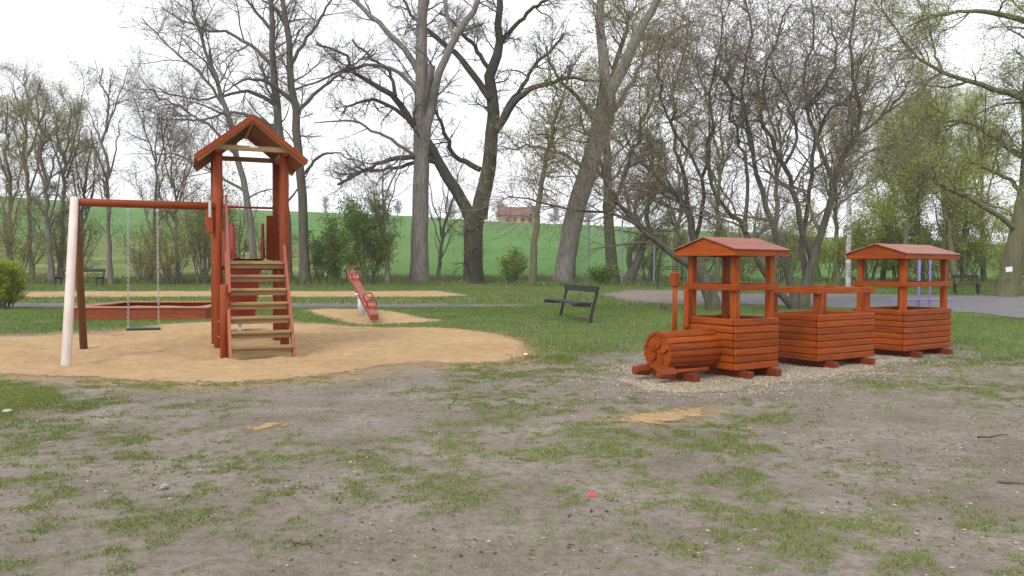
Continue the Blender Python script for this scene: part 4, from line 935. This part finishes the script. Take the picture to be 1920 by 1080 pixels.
def shrub(x, Y, h, r, ns, lf, pal, lab, seed, lsize=.105, mat='bk_thin', y=530):
    t = Tree('shrub', lab, x, Y, seed, 'bush', 'bushes along the field edge', y); rng = t.rng
    for k in range(ns):
        a = rng.rand()*6.28; q = r*(.25+.75*rng.rand()); t.stem(h*(.6+.4*rng.rand()), .025+.012*rng.rand(), (math.cos(a)*q, math.sin(a)*q), (math.cos(a)*.25*r*rng.rand(), math.sin(a)*.25*r*rng.rand()), 9, .03)
    t.grow([(ns*9, 42, h*.26, 6, .16, .03, .5, 4), (ns*48, 42, h*.14, 4, .18, .01, .5, 3), (ns*65, 40, h*.07, 3, .15, 0, .6, 3)], .12)
    t.build(mat, mat); t.leaves(int(lf*(1.7 if pal[0] == UG1 else 1.35)), lsize*(.68 if pal[0] == YG1 else .8 if pal[0] == UG1 else 1), *pal, spread=.14, levels=-2); return t
for i, a in enumerate(SHR): shrub(*a, seed=120+i)
# bright clipped shrub at the left edge
gb = G(2, 580); t = Tree('bright_shrub', 'dense bright yellow-green shrub at the left edge of the lawn', 4, float(gb[1]), 160, 'bush', None, 580); rng = t.rng
for k in range(26):
    a = rng.rand()*6.28; q = .75*rng.rand()**.5; t.stem(1.35*(.7+.35*rng.rand()), .013, (math.cos(a)*q*.7, math.sin(a)*q*.7), (math.cos(a)*q*.25, math.sin(a)*q*.25), 7, .03)
t.grow([(420, 38, .36, 5, .14, .04, .5, 3), (2600, 38, .17, 3, .15, .04, .6, 3)], .22); t.build('bk_thin', 'bk_thin')
t.leaves(18000, .046, (.20, .26, .015), (.44, .50, .04), .045, levels=-2)

# ------------------------------------------------------------------ far crest: house and distant trees
hp = at(968, 214)
ho = thing('distant_house', 'tan house with brown roof on the crest beyond the green field', 'house', hp, .15)
box('wall', (9, 7, 3.2), (0, 0, 1.0), ho, 'housewall', ch=.02)
extrude_poly('roof', [(-4.2, 2.6), (4.2, 2.6), (0, 5.0)], 9.8, ho, 'houseroof', rot=(0, 0, math.pi/2), ch=0)
for x in (-3, -1, 1, 3): box('window', (.9, .06, 1.1), (x, -3.5, 1.5), ho, 'glass', ch=.01)
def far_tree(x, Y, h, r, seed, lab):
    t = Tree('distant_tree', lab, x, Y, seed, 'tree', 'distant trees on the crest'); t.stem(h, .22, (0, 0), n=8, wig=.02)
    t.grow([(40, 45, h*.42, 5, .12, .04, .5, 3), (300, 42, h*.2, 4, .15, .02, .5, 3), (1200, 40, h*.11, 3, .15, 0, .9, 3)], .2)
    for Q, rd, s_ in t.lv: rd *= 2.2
    t.build('bk_far_hazed', 'bk_far_hazed', 6); return t
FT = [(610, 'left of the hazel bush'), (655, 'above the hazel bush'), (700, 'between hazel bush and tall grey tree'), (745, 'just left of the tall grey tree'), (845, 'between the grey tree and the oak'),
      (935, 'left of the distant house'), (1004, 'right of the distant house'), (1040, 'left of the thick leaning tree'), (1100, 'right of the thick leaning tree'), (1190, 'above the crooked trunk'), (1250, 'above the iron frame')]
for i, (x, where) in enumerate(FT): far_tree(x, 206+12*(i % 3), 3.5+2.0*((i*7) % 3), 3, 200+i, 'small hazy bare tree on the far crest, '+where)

# ------------------------------------------------------------------ grass, litter, pebbles
rng = np.random.RandomState(77)
def scatter(n_, y0, y1, dens, half=.78):
    Y = np.sqrt(y0*y0+(y1*y1-y0*y0)*rng.rand(n_)); X = (rng.rand(n_)*2-1)*half*Y
    d, _ = zones(X, Y); k = rng.rand(n_) < dens(d); return X[k], Y[k], d[k]
def blades(X, Y, d, hgt, wid, c1, c2, dry, lean=.5):
    k = len(X); z = gz(X, Y); th = rng.rand(k)*6.28; h = hgt*(.45+.9*rng.rand(k))*(.55+.6*d); w_ = wid*(.6+.8*rng.rand(k))
    dx, dy = np.cos(th), np.sin(th); la = rng.rand(k)*6.28; le = lean*h*(.3+rng.rand(k))
    p = np.stack([X, Y, z-.004], -1); s_ = np.stack([dx*w_/2, dy*w_/2, 0*w_], -1); tip = p+np.stack([np.cos(la)*le, np.sin(la)*le, h], -1)
    V = np.stack([p-s_, p+s_, tip], 1); t = rng.rand(k, 1); t2 = (fbm(X*.7, Y*.7, 3)[:, None]-.5)*1.2
    t = np.clip(t+t2, 0, 1); c = np.array(c1)*(1-t)+np.array(c2)*t; isd = rng.rand(k) < dry; c[isd] = np.array((.26, .21, .11))*(.6+.6*rng.rand(isd.sum(), 1))
    return V.reshape(-1, 3), np.repeat(c, 3, 0)
parts = []
X, Y, d = scatter(1300000, 3.2, 13, lambda d: np.clip((d-.04)*1.15, 0, 1)**1.3*.65); parts.append(blades(X, Y, d, .024, .0070, (.105, .15, .018), (.23, .295, .045), .14, 1.1)); n1_ = len(X)
X, Y, d = scatter(700000, 12, 26, lambda d: np.clip(d-.1, 0, 1)*.6); parts.append(blades(X, Y, d, .06, .011, (.09, .165, .022), (.175, .29, .05), .06, .7)); n2_ = len(X)
X, Y, d = scatter(420000, 25, 50, lambda d: np.clip(d-.1, 0, 1)*.6); parts.append(blades(X, Y, d, .10, .022, (.09, .165, .022), (.175, .28, .05), .08, .6)); n3_ = len(X)
print('blades', n1_, n2_, n3_)
V = np.concatenate([p_[0] for p_ in parts]); Cc = np.concatenate([p_[1] for p_ in parts])
tag(link('grass', mesh_np('grass', V, None, np.arange(len(V)).reshape(-1, 3), M['blade'], False, colr=Cc)), 'short patchy green grass on the lawn and bare soil', 'grass', kind='stuff')
# rough grass and weeds under the trees, at the field edge
k = 60000; Y = 43+13*rng.rand(k); X = (rng.rand(k)*2-1)*.75*Y; keep = fbm(X*.35, Y*.35, 4) > .44; X, Y = X[keep], Y[keep]
ok = poly_sd(X, Y, COURT) < -.2; X, Y = X[ok], Y[ok]
V, Cc = blades(X, Y, np.ones(len(X)), .26, .045, (.07, .125, .02), (.16, .23, .05), .25, .5)
tag(link('rough_grass', mesh_np('rough_grass', V, None, np.arange(len(V)).reshape(-1, 3), M['blade'], False, colr=Cc)), 'longer rough grass and weeds under the row of trees', 'grass', kind='stuff')
# leaf litter and wood chips
def chips(X, Y, size, pal, flat=.25, lift=.004):
    k = len(X); z = gz(X, Y)+lift; a = rng.rand(k)*6.28; s_ = size*(.4+1.1*rng.rand(k)); s2 = s_*(.25+.5*rng.rand(k))
    u = np.stack([np.cos(a), np.sin(a), (rng.rand(k)-.5)*flat*2], -1)*s_[:, None]; v = np.stack([-np.sin(a), np.cos(a), (rng.rand(k)-.5)*flat*2], -1)*s2[:, None]
    p = np.stack([X, Y, z], -1); t = np.stack([0*z, 0*z, s2*.5], -1)
    V = np.stack([p-u, p-v, p+u, p+v, p+t], 1); o_ = np.arange(k)[:, None]*5
    T = np.concatenate([o_+np.array(f) for f in ((0, 1, 4), (1, 2, 4), (2, 3, 4), (3, 0, 4))])
    pal = np.array(pal); c = pal[rng.randint(0, len(pal), k)]*(.7+.5*rng.rand(k, 1)); return V.reshape(-1, 3), T, np.repeat(c, 5, 0)
k = 15000; Y = np.sqrt(10+(190-10)*rng.rand(k)); X = (rng.rand(k)*2-1)*.72*Y; kk = (poly_sd(X, Y, SAND) < -.1) & (fbm(X*1.3, Y*1.3, 3) > .42); X, Y = X[kk], Y[kk]
V, T, Cc = chips(X, Y, .012, [(.50, .44, .33), (.34, .26, .16), (.20, .13, .08), (.10, .075, .05), (.62, .59, .52)], .15)
tag(link('leaf_litter', mesh_np('leaf_litter', V, None, T, M['leaf'], False, colr=Cc)), 'scattered pale and brown leaf bits on the bare soil', 'litter', kind='stuff')
k = 75000; bx0, by0 = GRAVEL[:, :2].min(0)-.5; bx1, by1 = GRAVEL[:, :2].max(0)+.5
X = bx0+(bx1-bx0)*rng.rand(k); Y = by0+(by1-by0)*rng.rand(k); dd = poly_sd(X, Y, GRAVEL)+(fbm(X*1.4+7, Y*1.4, 4)-.5)*1.0
kk = rng.rand(k) < .06*sstep(-1.3, -.4, dd)+.94*sstep(-.35, .2, dd); X, Y = X[kk], Y[kk]
V, T, Cc = chips(X, Y, .013, [(.66, .57, .43), (.58, .48, .34), (.45, .36, .24), (.70, .64, .54)], .5, .008)
tag(link('gravel', mesh_np('gravel', V, None, T, M['leaf'], False, colr=Cc)), 'pale wood chips and gravel spread under the play train', 'gravel', kind='stuff')

def rock(name, label, px_, size, mat, seed, cat, flat=.6):
    g_ = G(*px_); rr = np.random.RandomState(seed); bm = bmesh.new(); bmesh.ops.create_icosphere(bm, subdivisions=2, radius=1)
    for v in bm.verts: v.co *= 1+.28*(rr.rand()-.5); v.co = Vector((v.co.x*size, v.co.y*size*.7, v.co.z*size*flat))
    me = bpy.data.meshes.new(name); bm.to_mesh(me); bm.free(); me.materials.append(M[mat])
    return tag(link(name, me, None, (g_[0], g_[1], g_[2]+size*flat*.6), (0, 0, rr.rand()*6)), label, cat)
rock('stone', 'small grey stone lying on the bare soil in the left foreground', (308, 916), .035, 'stone', 1, 'stone')
rock('stone', 'pale flat stone beside the lush grass tuft at the left edge', (14, 774), .07, 'stone', 2, 'stone', .25)
rock('paper_scrap', 'white scrap of paper at the right tip of the sand', (986, 666), .05, 'paper', 3, 'litter', .3)
cp = G(1109, 941); cpt = thing('bottle_cap', 'small red bottle cap on the soil in the foreground', 'bottle cap', cp)
cyl('cap', (0, 0, .0), (.004, -.01, .014), .02, cpt, 'redcap', sides=14, ch=.003)
STK = [((1830, 823), (1888, 818), .012, 'long thin stick lying on the soil below the rear carriage'), ((1866, 908), (1925, 914), .014, 'brown stick cut off by the right edge of the photograph'),
       ((548, 1022), (585, 1033), .010, 'short pale stick in the bottom foreground'), ((1170, 745), (1205, 760), .009, 'thin curved twig in front of the locomotive gravel'),
       ((1225, 790), (1275, 792), .008, 'thin twig lying along the sandy patch'), ((955, 865), (1010, 872), .007, 'thin twig in the middle of the bare soil'), ((843, 768), (848, 750), .009, 'small curved twig between the sand and the locomotive'),
       ((1325, 719), (1343, 711), .008, 'thin twig lying on the gravel beside the locomotive')]
for i, (a, b_, r_, lab) in enumerate(STK):
    A_, B_ = G(*a), G(*b_); n_ = 7; tt = np.linspace(0, 1, n_)[:, None]; pl = A_+(B_-A_)*tt; rr = np.random.RandomState(i); pl[:, :2] += rr.randn(n_, 2)*.012
    pl[:, 2] = gz(pl[:, 0], pl[:, 1])+r_*.7
    o_ = link('stick', tube_mesh('stick', pl-A_, r_*.7*(1-.5*tt[:, 0]), 6, 'stick'), None, A_); tag(o_, lab, 'stick', 'fallen sticks')
sg = G(1244, 581); st_ = Tree('tree_stump', 'small dark splintered stump on the lawn left of the locomotive chimney', 1244, float(sg[1]), 300, 'stump', None, 581)
for k in range(5): st_.stem(.12+.10*st_.rng.rand(), .05, ((st_.rng.rand()-.5)*.16, 0), ((k-2)*.035, (st_.rng.rand()-.5)*.08), 6, .05)
st_.build('bk_dark')

# ------------------------------------------------------------------ thin spring haze in the air
hm_, n, b = newmat('haze'); n.nodes.remove(b)
pv = N(n, 'ShaderNodeVolumePrincipled'); pv.inputs['Color'].default_value = (.93, .95, 1, 1); pv.inputs['Density'].default_value = .0006; pv.inputs['Anisotropy'].default_value = .0
n.links.new(pv.outputs[0], n.nodes['Material Output'].inputs['Volume'])
bm = bmesh.new(); bmesh.ops.create_cube(bm, size=1); me = bpy.data.meshes.new('haze'); bm.to_mesh(me); bm.free(); me.materials.append(hm_)
zmin = float(ZZ.min())-1.2; zmax = max(float(ZZ.max())+2, 34.0)
hz = link('haze', me, None, ((xs[0]+xs[-1])/2, (ys[0]+ys[-1])/2, (zmin+zmax)/2)); hz.scale = (xs[-1]-xs[0]+6, ys[-1]-ys[0]+6, zmax-zmin)
tag(hz, 'thin pale spring haze in the air', 'haze', kind='stuff')
scene.cycles.volume_bounces = 0
